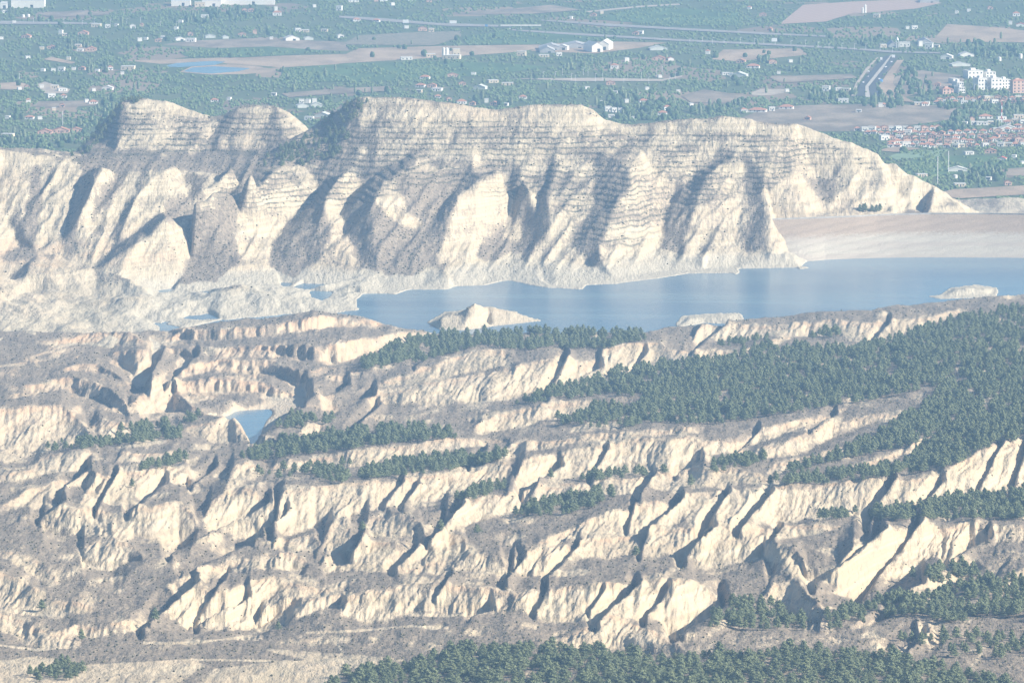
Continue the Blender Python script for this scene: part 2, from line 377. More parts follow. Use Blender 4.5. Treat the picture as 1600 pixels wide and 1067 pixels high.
# ---- hills behind the reservoir: breaklines (crests, gully floors, shore) triangulated, then weathered
TP, TE = [], []
def pt(p): TP.append(p); return len(TP) - 1
def chain(pts):
    ids = [pt(p) for p in pts]
    for a, b in zip(ids[:-1], ids[1:]): TE.append((a, b))
    return ids
WPTS = []
def walk(pxpy, h0, S, flat=None):                                  # a line climbing at slope S away from the camera
    if h0 is None:                                      # branch off the nearest line already walked
        q = min(WPTS, key=lambda w: (w[0] - pxpy[0][0]) ** 2 + (w[1] - pxpy[0][1]) ** 2)
        Yq = q[2] * math.exp((float(TH(q[1])) - float(TH(pxpy[0][1]))) / 0.38); h0 = CAM_H - Yq * float(TH(pxpy[0][1])) + 1.0
    out = []; Y = (CAM_H - h0) / float(TH(pxpy[0][1]))
    prev = pxpy[0]
    for (x, y) in pxpy:
        if (x, y) != prev:
            n = 12; ys = np.linspace(prev[1], y, n + 1)
            for j in range(n):
                t0, t1 = float(TH(ys[j])), float(TH(ys[j + 1])); h_ = CAM_H - Y * t0; Se = max(S, S + (0.38 + 0.14 * float(sstep(830, 950, x)) - S) * float(sstep(335, 275, ys[j]))); Se *= 1 - (0.68 if h0 < 6 else 0) * float(sstep(19, 5, h_)); Se = 0.07 if (flat and ys[j] > flat) else Se; Y *= math.exp((t0 - t1) / (0.5 * (t0 + t1) + Se))
        out.append((float(wx(x, y, Y)), Y, CAM_H - Y * float(TH(y)))); prev = (x, y); WPTS.append((x, y, Y))
    chain(out)
def fixY(pts): chain([(float(wx(x, y, Y)), Y, CAM_H - Y * float(TH(y))) for x, y, Y in pts])
def fixH(pts): chain([at(x, y, h) for x, y, h in pts])
# ridge crests
fixY([(495,196,6490),(520,178,6490),(560,152,6482),(600,150,6475),(650,152,6468),(690,158,6464),(740,165,6462),(780,172,6460),(830,162,6460),(870,160,6460),(905,161,6460),(925,170,6460),(945,185,6458),(985,193,6455),(1040,186,6455),(1080,182,6452),(1130,180,6450),(1200,189,6448),(1245,192,6445),(1280,205,6442),(1330,218,6440),(1370,235,6438),(1400,248,6437),(1430,275,6436),(1460,290,6436),(1480,303,6440),(1510,325,6450),(1535,333,6456)])
fixY([(-70,231,6285),(0,235,6290),(50,242,6292),(100,248,6296),(160,253,6300),(230,255,6306),(280,262,6312),(335,272,6322)])
fixY([(112,240,6600),(140,215,6630),(170,180,6655),(190,156,6660),(225,149,6662),(260,155,6662),(300,172,6660),(330,180,6655),(350,178,6655),(375,165,6655),(400,162,6655),(430,165,6655),(460,182,6648),(487,202,6630)])
fixY([(-70,229,6390),(40,233,6400),(100,243,6440),(130,246,6470),(250,250,6470),(330,256,6440),(400,252,6425),(470,247,6400),(520,242,6388),(560,237,6380),(590,235,6375)])
fixY([(140,240,6530),(180,235,6545),(250,238,6545),(330,240,6545),(400,236,6540),(450,225,6540)])
fixY([(590,235,6375),(650,235,6372),(740,236,6370),(800,235,6375),(870,234,6382),(930,235,6390),(1000,236,6398),(1080,232,6404),(1160,232,6402),(1230,234,6400)])
# heads of the front spurs
walk([(80,398),(134,357),(203,330),(267,314),(320,293),(366,263)], 17, 0.345)
walk([(148,414),(180,390),(220,362),(252,335),(295,312),(340,285)], 12, 0.268)
walk([(172,427),(202,394),(232,366),(260,338),(303,317),(352,291),(392,262)], 11, 0.345)
walk([(268,453),(285,431),(298,405),(301,384),(295,366),(315,342),(340,315),(375,288),(410,266)], 1, 0.268)
walk([(330,453),(352,427),(372,405),(371,386),(364,360),(374,333),(369,314),(400,290),(440,263)], 0, 0.345)
walk([(440,446),(432,425),(422,402),(425,381),(450,352),(476,330),(500,298),(515,277)], 0, 0.268)
walk([(412,371),(425,350),(440,331),(463,309),(474,297)], None, 0.345)
walk([(456,449),(476,432),(503,408),(519,385),(514,360),(505,340),(508,314),(522,290),(547,266)], 0, 0.38, 436)
walk([(610,452),(580,428),(571,413),(549,384),(537,357),(533,333),(548,302),(578,280)], 0, 0.268)
walk([(598,452),(587,412),(583,370),(581,330),(584,303),(602,283),(640,262)], 0, 0.4, 438)
walk([(626,452),(642,422),(655,387),(661,362),(692,322),(720,286),(738,268)], 0, 0.3, 436)
walk([(655,450),(668,430),(685,413),(691,393),(699,361),(704,340),(717,308),(748,282),(785,262)], 0, 0.4, 428)
walk([(757,440),(749,412),(745,390),(768,362),(787,337),(795,307)], 0, 0.32, 420)
walk([(792,437),(796,405),(799,370),(800,340),(806,313),(816,286)], 0, 0.5, 398)
walk([(842,436),(838,400),(836,370),(838,345),(842,322)], 2, 0.42, 396)
walk([(870,432),(862,395),(860,365),(858,338),(854,312),(828,290),(818,270)], 3, 0.5, 400)
walk([(960,438),(915,408),(891,384),(906,350),(930,318),(960,282),(985,260)], 1, 0.4, 408)
walk([(1000,430),(1008,404),(1009,378),(1008,338),(1000,303),(992,287),(1008,265)], 0, 0.47, 412)
walk([(932,396),(952,345),(970,305),(986,291)], None, 0.4)
walk([(1032,424),(1022,390),(1034,362),(1037,336),(1047,313),(1085,272)], 0, 0.33)
walk([(1052,423),(1064,388),(1067,360),(1087,332),(1092,302),(1103,276)], 0, 0.42)
walk([(1100,421),(1110,390),(1112,360),(1115,320)], 0, 0.44)
walk([(1150,417),(1145,387),(1155,352),(1160,312),(1166,276)], 0, 0.47)
walk([(1256,411),(1240,394),(1226,378),(1212,362)], 0, 0.55)
walk([(1205,342),(1202,322),(1192,282)], 30, 0.345)
walk([(1289,334),(1285,310),(1276,277),(1263,247)], 30, 0.268)
walk([(1346,331),(1332,300),(1312,266),(1292,238)], 31, 0.345)
walk([(1422,328),(1400,300),(1370,265)], 28, 0.345)
# gully pattern of the left cliff
walk([(62,400),(75,385),(110,367),(106,330),(120,300),(140,264)], 17, 0.28)
walk([(128,352),(160,310),(186,266)], None, 0.30)
walk([(58,398),(38,362),(45,320),(60,258)], 17.5, 0.29)
walk([(72,388),(88,345),(83,300),(88,258)], 20, 0.38)
walk([(122,345),(140,310),(162,262)], None, 0.40)
walk([(30,385),(10,340),(-10,300),(8,248)], 21, 0.36)
walk([(205,322),(212,295),(225,265)], None, 0.40)
walk([(258,312),(258,290),(262,268)], None, 0.30)
# low ground left of the lake
fixH([(-70,404,21),(0,404,20),(56,403,19),(110,412,16),(150,421,13),(185,432,10.5),(210,446,9)])
fixH([(-70,424,18),(0,424,17.5),(40,428,15)]); fixH([(75,430,14),(62,452,4.5)]); fixH([(110,428,13),(98,456,4)]); fixH([(140,436,9),(130,457,4)])
fixH([(-70,446,6),(0,446,5.5),(50,455,4),(100,459,3.5),(150,460,3.5),(195,460,4)])
fixH([(-70,474,9),(0,474,9),(40,482,9.5),(75,484,8),(105,498,3)])
fixH([(-70,520,4),(0,521,4),(60,520,4),(110,516,3.5),(170,515,3),(245,521,0.3),(288,512,0),(235,503,0)])
fixH([(110,490,4),(160,487,5),(205,490,4),(240,508,1.5)])
# pale peninsula
fixH([(212,447,9),(223,446,10.5),(240,462,6),(262,471,4),(300,471,4),(340,456,7),(363,446,10),(380,453,7.5),(410,457,7),(450,463,5.5),(500,474,3),(548,483,0)])
fixH([(225,498,0),(265,501,0),(300,499,0),(350,499,0),(400,494,0),(450,490,0),(520,488,0)])
fixH([(246,460,0),(270,458,0),(298,457,0)])
fixH([(223,446,10.5),(216,468,7),(205,486,5)]); fixH([(363,446,10),(352,470,6),(340,492,1.5)]); fixH([(300,471,4),(288,485,2.5),(275,497,0.5)])
for p in [(270,464,-5),(320,463,-3),(440,453,-4),(480,461,-6),(515,469,-6),(470,458,-6),(300,506,-4),(330,504,-4),(268,520,-4),(255,483,3.5),(322,478,2.5),(420,475,4),(385,478,3)]: pt(at(*p))
# far shore
fixH([(480,453,0),(520,457,0),(560,458,0),(600,459,0),(618,461,0),(640,452,0),(700,452,0),(752,446,0),(760,437,0),(800,437,0),(850,439,0),(862,449,0),(905,452,0),(912,444,0),(960,442,0),(1026,434,0),(1022,427,0),(1070,427,0),(1150,426,0),(1148,419,0),(1250,417,0),(1265,407,0)])
for p in [(985,429,1.5),(905,430,2.5),(1100,408,6),(1060,405,6),(1200,402,6),(1240,405,5),(700,432,6),(560,448,4),(500,446,4)]: pt(at(*p))
# dam foundation and land behind it
DCR = [(1195,344),(1244,342.5),(1290,341),(1340,339),(1370,337.2),(1400,336.2),(1450,335),(1540,335),(1600,336),(1680,338.5)]
DWL = [(1195,410),(1244,409.5),(1268,408),(1290,406),(1340,404),(1400,402.6),(1450,402.3),(1540,402.5),(1680,403.5)]
f1, f2, f3, f4 = [], [], [], []
for x in (1262,1290,1340,1400,1450,1540,1610,1690):
    t_ = at(x, float(lerp(DWL, x)), 0.0); c_ = at(x, float(lerp(DCR, x)), 29.0)
    f1.append((t_[0], t_[1] - 8, -6.0)); f2.append((c_[0], c_[1], 22.0))
    f3.append((c_[0], c_[1] + 14, 30.0 if x < 1380 else (27.0 if x < 1500 else 18.0))); f4.append((c_[0], c_[1] + 80, 24.0 if x < 1530 else -14.0))
chain(f1); chain(f2); chain(f3)
for q in f4[4:]: pt(q)
# the island
fixH([(670,506,0),(690,515,0),(720,516,0),(770,509,0),(842,501,0),(800,489,0),(760,483,0),(700,489,0),(670,506,0)])
fixH([(688,500,5),(715,488,9),(742,470,17),(765,481,9),(790,485,7),(828,497,1.5)])
# pale islets by the near shore
fixH([(1062,510,0),(1074,495,0),(1110,492,0),(1152,491,0),(1156,506,0)]); fixH([(1078,498,3),(1100,497,2),(1135,494,3)])
fixH([(1472,464,0),(1490,451,0),(1520,447,0),(1552,452,0),(1548,461,0)]); fixH([(1490,455,3),(1515,450,5),(1540,453,3)])
# lake floor
fixH([(555,470,-6),(620,474,-6),(680,470,-6),(720,462,-6),(765,464,-6),(810,470,-6),(870,474,-6)])
for p in [(640,490),(600,482),(900,470),(870,485),(950,470),(1050,455),(1100,445),(1200,440),(1300,425),(1400,425),(1500,425),(1600,425),(1670,425),(1000,500),(900,505),(870,508),(1250,465),(1600,440),(1440,455),(1400,440),(1560,440),(1000,470),(1150,470),(1050,490),(1180,485),(640,500),(660,520),(760,520)]: pt(at(p[0], p[1], -6))
for x in range(-100, 1800, 100): pt(at(x, 545, 4 if x < 230 else -12))
for x in (-80, 0, 60, 120, 180, 225): pt(at(x, 528, 4))
for x in range(-120, 1800, 120):
    pt((float(wx(x, 300, 6900)), 6900.0, -28.0)); pt((float(wx(x, 300, 7100)), 7100.0, -32.0))
V2 = [Vector((p[0], p[1] / 2.5)) for p in TP]
ov, oe, of, overt, oedge, oface = delaunay_2d_cdt(V2, TE, [], 0, 1e-4)
src = np.array(TP); hz = np.zeros(len(ov))
for i, o in enumerate(overt):
    if len(o): hz[i] = TP[o[0]][2]
    else:
        d = (src[:, 0] - ov[i].x) ** 2 + (src[:, 1] / 2.5 - ov[i].y) ** 2
        j = np.argsort(d)[:3]; w = 1 / (d[j] + 1e-3); hz[i] = (w * src[j, 2]).sum() / w.sum()
Zt = np.full((NC, NY), -32.0)
VX = np.array([v.x for v in ov]); VY = np.array([v.y for v in ov]) * 2.5
dYr = YR[1] - YR[0]
for f in of:
    a, b, c = f
    x = VX[[a, b, c]]; y = VY[[a, b, c]]; h = hz[[a, b, c]]
    r0 = max(0, int((y.min() - YR[0]) / dYr)); r1 = min(NY, int((y.max() - YR[0]) / dYr) + 2)
    if r1 <= r0: continue
    kk = x / y; c0 = np.searchsorted(KC, kk.min() - 2e-4); c1 = np.searchsorted(KC, kk.max() + 2e-4)
    if c1 <= c0: continue
    X = XG[c0:c1, r0:r1]; Y = YG[c0:c1, r0:r1]
    den = (y[1] - y[2]) * (x[0] - x[2]) + (x[2] - x[1]) * (y[0] - y[2])
    if abs(den) < 1e-9: continue
    w0 = ((y[1] - y[2]) * (X - x[2]) + (x[2] - x[1]) * (Y - y[2])) / den
    w1 = ((y[2] - y[0]) * (X - x[2]) + (x[0] - x[2]) * (Y - y[2])) / den
    w2 = 1 - w0 - w1
    ins = (w0 > -1e-4) & (w1 > -1e-4) & (w2 > -1e-4)
    Zt[c0:c1, r0:r1] = np.where(ins, w0 * h[0] + w1 * h[1] + w2 * h[2], Zt[c0:c1, r0:r1])
Zt = blur(blur(Zt, 1, 0), 2, 1)
PXt, PYt = proj(XG, YG, Zt)
TERR_POLY = [[(500,330),(520,215),(560,185),(620,186),(800,192),(900,190),(960,205),(1100,205),(1250,215),(1340,240),(1390,268),(1330,262),(1270,258),(1200,300),(1060,330),(1000,385),(900,385),(880,330),(700,290),(600,300)],
             [(110,252),(150,205),(215,165),(300,185),(360,180),(440,178),(470,205),(440,240),(300,250)],
             [(270,345),(300,330),(370,262),(560,262),(640,300),(520,330),(380,330)]]
terr = np.zeros((NC, NY))
for P in TERR_POLY: terr = np.maximum(terr, in_poly(PXt + 5 * pnoise(PXt / 30, PYt / 30, 60), PYt, P))
terr = blur(terr, 3, 0) * np.clip(0.75 + 0.9 * fbm(PXt / 45, PYt / 30, 3, 64), 0.15, 1)
land = sstep(0.5, 9, Zt) * (YG > 5600)
land = land * (1 - sstep(1225, 1245, PXt) * sstep(326, 334, PYt))
crestf = np.zeros((NC, NY))
for c in range(NC):
    j = int(np.argmax(Zt[c])); d = np.abs(YR - YR[j]); crestf[c] = np.exp(-(d / 35) ** 2)
crestf = blur(crestf, 3, 0)
A = PXt + 0.62 * PYt; warp = 7 * pnoise(PXt / 50, PYt / 50, 41)
w2 = 3 * pnoise(PXt / 15, PYt / 15, 42)
Zt = Zt + sstep(440, 450, PYt) * sstep(600, 540, PXt) * sstep(-3, 2, Zt) * fbm(XG / 16, YG / 60, 3, 58) * 1.6
lown = 1 - 0.7 * sstep(395, 412, PYt) * sstep(600, 500, PXt)
r2 = (1.5 + 1.9 * sstep(255, 285, PYt) * sstep(440, 400, PYt)) * ridged((A + warp + w2) / 34, PYt / 110, 11) + 0.8 * ridged((A + warp + w2) / 18, PYt / 70, 12) + 0.4 * ridged((A - warp + w2) / 8.5, PYt / 40, 13) + 0.2 * ridged((A + w2) / 5, PYt / 25, 14)
ZT0 = Zt + land * (fbm(XG / 40, YG / 60, 3, 50) * 1.5) + sstep(395, 412, PYt) * sstep(330, 200, PXt) * sstep(1, 4, Zt) * (np.abs(fbm(XG / 48, YG / 190, 2, 52)) * 4.0 - 1.0)
Zt = ZT0 + lown * land * (r2 - 1.8) * (0.8 - 0.35 * terr) * (1 - 0.7 * crestf) + land * fbm(XG / 5, YG / 9, 3, 55) * 0.45
p = 3.6; q = ZT0 / p + 0.06; fr = q - np.floor(q)
Zt += terr * land * 0.34 * p * (sstep(0.55, 0.95, fr) - fr)
Zt = np.where((Zt < 0.6) & (ZT0 > 0.8), 0.6, Zt)
Zt = np.where((YG > 5600) & (Zt > -0.7), np.maximum(Zt, 0) + 0.45, Zt)

ZZ = np.maximum(Zb, Zt); isT = Zt > Zb
PX2, PY2 = proj(XG, YG, ZZ)
# ground cover
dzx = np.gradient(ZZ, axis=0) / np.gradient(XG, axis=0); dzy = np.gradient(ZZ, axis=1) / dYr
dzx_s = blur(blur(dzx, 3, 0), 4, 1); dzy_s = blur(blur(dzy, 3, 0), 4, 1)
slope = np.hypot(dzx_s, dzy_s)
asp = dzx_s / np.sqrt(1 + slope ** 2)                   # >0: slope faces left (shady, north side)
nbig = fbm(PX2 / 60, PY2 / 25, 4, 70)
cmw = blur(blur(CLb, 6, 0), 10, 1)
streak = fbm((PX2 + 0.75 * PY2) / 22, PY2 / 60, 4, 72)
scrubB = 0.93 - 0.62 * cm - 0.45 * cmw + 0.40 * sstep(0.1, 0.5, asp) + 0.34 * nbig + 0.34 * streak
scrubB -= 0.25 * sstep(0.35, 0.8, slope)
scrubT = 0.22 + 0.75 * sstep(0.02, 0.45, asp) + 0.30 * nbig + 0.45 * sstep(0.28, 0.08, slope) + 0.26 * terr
SCRUB_AND_SHADE = [[(290,360),(365,300),(368,330),(362,370),(375,405),(340,440),(280,440),(300,395)],[(425,395),(445,355),(500,318),(512,345),(515,375),(490,400),(460,440),(425,420)],
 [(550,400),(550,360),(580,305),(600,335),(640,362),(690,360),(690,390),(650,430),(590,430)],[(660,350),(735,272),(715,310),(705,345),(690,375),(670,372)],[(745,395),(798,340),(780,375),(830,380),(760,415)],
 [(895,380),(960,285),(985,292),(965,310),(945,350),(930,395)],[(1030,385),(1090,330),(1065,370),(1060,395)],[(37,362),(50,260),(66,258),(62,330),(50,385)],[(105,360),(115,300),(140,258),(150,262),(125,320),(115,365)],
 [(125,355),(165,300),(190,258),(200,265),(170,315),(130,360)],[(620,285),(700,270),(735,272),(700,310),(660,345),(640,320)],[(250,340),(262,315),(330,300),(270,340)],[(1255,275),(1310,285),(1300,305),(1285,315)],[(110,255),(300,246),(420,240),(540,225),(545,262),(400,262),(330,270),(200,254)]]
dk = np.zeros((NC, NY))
for P in SCRUB_AND_SHADE: dk = np.maximum(dk, in_poly(PX2 + 6 * pnoise(PX2 / 18, PY2 / 18, 61), PY2 + 6 * pnoise(PX2 / 18, PY2 / 18, 62), P))
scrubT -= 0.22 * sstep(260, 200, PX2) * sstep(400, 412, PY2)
scrubT += 0.85 * blur(blur(dk, 2, 0), 3, 1)  # flank scrub, weighted up so the colour also carries part of their shade
scrubT -= 0.6 * sstep(12, 5, ZZ) * (1 - 0.35 * sstep(330, 200, PX2))
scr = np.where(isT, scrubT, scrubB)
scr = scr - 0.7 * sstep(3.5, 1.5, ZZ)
for P, v_ in (([(300,1092),(330,1045),(400,1036),(480,1031),(545,1040),(520,1067),(500,1092)], 0.12), ([(-70,1040),(0,1032),(60,1024),(130,1038),(220,1034),(300,1030),(322,1038),(280,1067),(200,1092),(-70,1092)], 0.22), ([(400,1012),(560,1022),(640,1030),(560,1045),(500,1036)], 0.30), ([(1060,1010),(1100,1000),(1300,995),(1310,1012),(1100,1022)], 0.62)):
    fm = blur(in_poly(PX2 + 3 * pnoise(PX2 / 20, PY2 / 20, 65), PY2, P).astype(float), 2, 0); scr = scr * (1 - fm) + fm * (v_ + 0.25 * nbig + (0.22 * np.sin((PY2 * 2.6 + PX2 * 0.18)) if v_ < 0.15 else 0.0))
TRACKS = [[(0,1033),(70,1037),(150,1041),(300,1030),(420,1032),(540,1038)],[(525,1002),(535,1018),(528,1030),(540,1040)],[(225,1004),(300,1004),(400,993)],[(52,558),(58,570),(62,573)],[(50,558),(70,551),(100,548)],[(252,536),(270,528),(286,521)],[(0,572),(40,568)],[(480,988),(560,985),(640,978),(700,980)],[(0,1008),(60,1015),(110,1010)],[(1500,1020),(1560,1005),(1620,1000)],[(640,960),(700,962),(760,957)],[(460,262),(475,255),(495,262)]]
for T in TRACKS:
    for (x1, y1), (x2, y2) in zip(T[:-1], T[1:]):
        m = (PX2 > min(x1, x2) - 4) & (PX2 < max(x1, x2) + 4) & (PY2 > min(y1, y2) - 4) & (PY2 < max(y1, y2) + 4)
        dx, dy = x2 - x1, y2 - y1; q = np.clip(((PX2[m] - x1) * dx + (PY2[m] - y1) * dy) / (dx * dx + dy * dy), 0, 1)
        d = np.hypot(PX2[m] - x1 - q * dx, PY2[m] - y1 - q * dy); scr[m] -= 1.2 * sstep(2.2, 0.8, d)
warm = np.where(isT, 0.25 * sstep(0.0, 0.5, fbm(XG / 150, YG / 200, 2, 77)) + 0.55 * sstep(330, 300, PX2) * sstep(12, 20, ZZ) * sstep(30, 24, ZZ) , 0.25 + 0.75 * EDb + 0.5 * sstep(640, 560, PX2) * sstep(700, 620, PY2))
pale = np.where(isT, sstep(11, 4, ZZ + 3 * nbig) * np.where((PX2 > 660) & (PX2 < 850) & (PY2 > 462), 0.3, 1) * (1 - 0.6 * sstep(240, 160, PX2)), 0.45 * sstep(2.5, 1.2, ZZ))
zt = ZT0

# adaptive rows: as many as the relief needs
wgt = np.maximum(0, -np.gradient(PY2, axis=1)) + 0.07
wgt = np.minimum(wgt, 2.2)
wgt = blur(blur(wgt, 5, 0), 3, 1)
cw = np.cumsum(wgt, 1); cw = (cw - cw[:, :1]) / (cw[:, -1:] - cw[:, :1])
NR = 1000
tgt = np.linspace(0, 1, NR)
idx = np.zeros((NC, NR))
ar = np.arange(NY)
for c in range(NC): idx[c] = np.interp(tgt, cw[c], ar)
i0 = np.clip(np.floor(idx).astype(int), 0, NY - 2); fr = idx - i0
rowsel = np.arange(NC)[:, None]
def samp(a): return a[rowsel, i0] * (1 - fr) + a[rowsel, i0 + 1] * fr
mY = samp(YG); mX = KC[:, None] * mY; mZ = samp(ZZ)
co = np.stack([mX, mY, mZ], -1).reshape(-1, 3).astype(np.float32)
me = bpy.data.meshes.new("terrain")
me.vertices.add(len(co)); me.vertices.foreach_set("co", co.ravel())
ii = (np.arange(NC - 1)[:, None] * NR + np.arange(NR - 1)[None, :]).ravel()
quads = np.stack([ii, ii + NR, ii + NR + 1, ii + 1], -1).astype(np.int32)
me.loops.add(quads.size); me.loops.foreach_set("vertex_index", quads.ravel())
me.polygons.add(len(quads)); me.polygons.foreach_set("loop_start", np.arange(0, quads.size, 4, dtype=np.int32))
me.update(calc_edges=True)
me.polygons.foreach_set("use_smooth", np.ones(len(quads), bool))
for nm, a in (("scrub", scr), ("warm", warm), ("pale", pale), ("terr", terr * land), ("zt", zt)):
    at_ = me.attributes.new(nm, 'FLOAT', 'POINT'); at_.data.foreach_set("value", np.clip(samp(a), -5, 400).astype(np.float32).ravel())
M_TERR = terrain_material(); me.materials.append(M_TERR)
tag(link("terrain", me), "pale eroded marl badlands and hills around the reservoir", None, None, "structure")

# where a photo pixel meets the land (first surface seen)
run = np.minimum.accumulate(PY2, axis=1)
def ground_many(px, py):
    c = np.clip(np.rint((px - PXC[0]) / (PXC[1] - PXC[0])).astype(int), 0, NC - 1); r = np.zeros(len(px), int)
    for k in np.unique(c):
        m = c == k; r[m] = np.searchsorted(-run[k], -py[m])
    return c, np.clip(r, 0, NY - 1)
def ground(px, py):
    c = int(np.clip(round((px - PXC[0]) / (PXC[1] - PXC[0])), 0, NC - 1))
    r = int(np.searchsorted(-run[c], -py)); r = min(max(r, 0), NY - 1)
    return c, r, (float(XG[c, r]), float(YG[c, r]), float(ZZ[c, r]))

# water of the reservoir
def water_material():
    t = NT("reservoir_water")
    n = t.noise(1.0, 4, t.pos(0.05, 0.16, 1)); n2 = t.noise(1.0, 2, t.pos(0.003, 0.012, 1))
    t.color(t.mix(t.ss(0.35, 0.65, n2), (0.075, 0.17, 0.265), (0.12, 0.225, 0.305)))
    t.b.inputs["Roughness"].default_value = 0.22; t.b.inputs["IOR"].default_value = 1.33
    t.b.inputs["Specular IOR Level"].default_value = 0.5
    t.bump(n, 0.35, 0.6); return t.m
M_WATER = water_material()
w = link("reservoir_water", mesh("reservoir_water", [(-900, 4700, 0), (900, 4700, 0), (900, 6420, 0), (-900, 6420, 0)], [(0, 1, 2, 3)], M_WATER))
tag(w, "blue water of the reservoir", None, None, "structure")
# ================================================================== DAM
def riprap_material():
    t = NT("riprap")
    g = t.n("ShaderNodeNewGeometry"); sp = t.n("ShaderNodeSeparateXYZ"); t.l(g.outputs[0], sp.inputs[0])
    n1 = t.noise(0.45, 3); n2 = t.noise(1.6, 3, t.pos(1, 0.6, 0.6)); n3 = t.noise(1.0, 2, t.pos(0.004, 0.02, 0.2))
    zz = t.math('ADD', sp.outputs[2], t.math('MULTIPLY', t.math('SUBTRACT', n1, 0.5), 9.0))
    red = t.mix(t.ss(0.35, 0.65, n2), (0.32, 0.25, 0.19), (0.43, 0.345, 0.27))
    pale = t.mix(t.ss(0.35, 0.65, n2), (0.41, 0.375, 0.315), (0.53, 0.49, 0.415))
    pale = t.mix(t.math('MULTIPLY', t.ss(0.45, 0.6, n3), 0.5), pale, (0.42, 0.36, 0.31))
    t.color(t.mix(t.ss(14.0, 19.0, zz), pale, red))
    t.bump(n2, 0.9, 1.2); return t.m
M_RIP = riprap_material()
M_ASPH = plain_mat("asphalt", (0.085, 0.085, 0.09), 0.2, 0.3)
M_CONC = plain_mat("concrete", (0.36, 0.35, 0.33), 0.15, 0.3)
M_SOIL = plain_mat("downstream_earth", (0.30, 0.24, 0.18), 0.3, 0.1)
dam = link("embankment_dam", None); tag(dam, "long curved rockfill dam with reddish upper band and pale lower band", "dam")
xs = np.linspace(1198, 1684, 60); crest, toe = [], []
for x in xs:
    crest.append(Vector(at(x, float(lerp(DCR, x)), 29.0))); toe.append(Vector(at(x, float(lerp(DWL, x)), 0.0)))
org = Vector((crest[20].x, crest[20].y, 0)); dam.location = org
vs, fs = [], []; R = 14
for i in range(60):
    for j in range(R + 1):
        s = j / R * 1.18 - 0.18                         # a little below the water too
        p = toe[i].lerp(crest[i], s) - org
        p += Vector((0, 0, 0.35 * math.sin(i * 7.1 + j * 3.3) * (0 < j < R)))
        vs.append(p)
for i in range(59):
    for j in range(R): fs.append((i * (R + 1) + j, (i + 1) * (R + 1) + j, (i + 1) * (R + 1) + j + 1, i * (R + 1) + j + 1))
link("upstream_face", mesh("upstream_face", vs, fs, M_RIP), dam)
def strip(a_off, b_off, za, zb, name, mat, thick=None):
    vs, fs = [], []
    for i in range(60):
        d = (crest[i] - toe[i]); d.z = 0; d.normalize()
        a = crest[i] + d * a_off - org; b = crest[i] + d * b_off - org
        vs += [a + Vector((0, 0, za)), b + Vector((0, 0, zb))]
        if thick: vs += [a + Vector((0, 0, za + thick)), b + Vector((0, 0, zb + thick))]
    k = 4 if thick else 2
    for i in range(59):
        q = i * k; r = q + k
        if thick: fs += [(q, r, r + 2, q + 2), (q + 2, r + 2, r + 3, q + 3), (q + 1, q + 3, r + 3, r + 1)]
        else: fs.append((q, r, r + 1, q + 1))
    link(name, mesh(name, vs, fs, mat), dam)
strip(0.0, 8.0, 0.0, 0.0, "crest_road", M_ASPH)
strip(0.3, 0.8, 0.0, 0.0, "parapet_wall", M_CONC, 1.1)
strip(8.0, 110.0, 0.0, -46.0, "downstream_slope", M_SOIL)

# ================================================================== TREES
def leaf_material(name, c1, c2):
    t = NT(name); n = t.noise(0.9, 2); oi = t.n("ShaderNodeObjectInfo")
    a = t.mix(oi.outputs["Random"], c1, c2)
    t.color(t.mix(t.ss(0.35, 0.7, n), a, tuple(x * 1.7 for x in c2)))
    t.b.inputs["Roughness"].default_value = 0.75; return t.m
M_PINE = leaf_material("pine_needles", (0.052, 0.074, 0.042), (0.135, 0.158, 0.086))
M_BARK = plain_mat("pine_bark", (0.13, 0.09, 0.065), 0.3, 2.0)
M_BUSH = leaf_material("scrub_leaves", (0.055, 0.058, 0.036), (0.11, 0.10, 0.066))
M_ORCH = leaf_material("orchard_leaves", (0.058, 0.094, 0.038), (0.108, 0.146, 0.062))
M_BROAD = leaf_material("broadleaf_leaves", (0.028, 0.048, 0.022), (0.050, 0.078, 0.030))

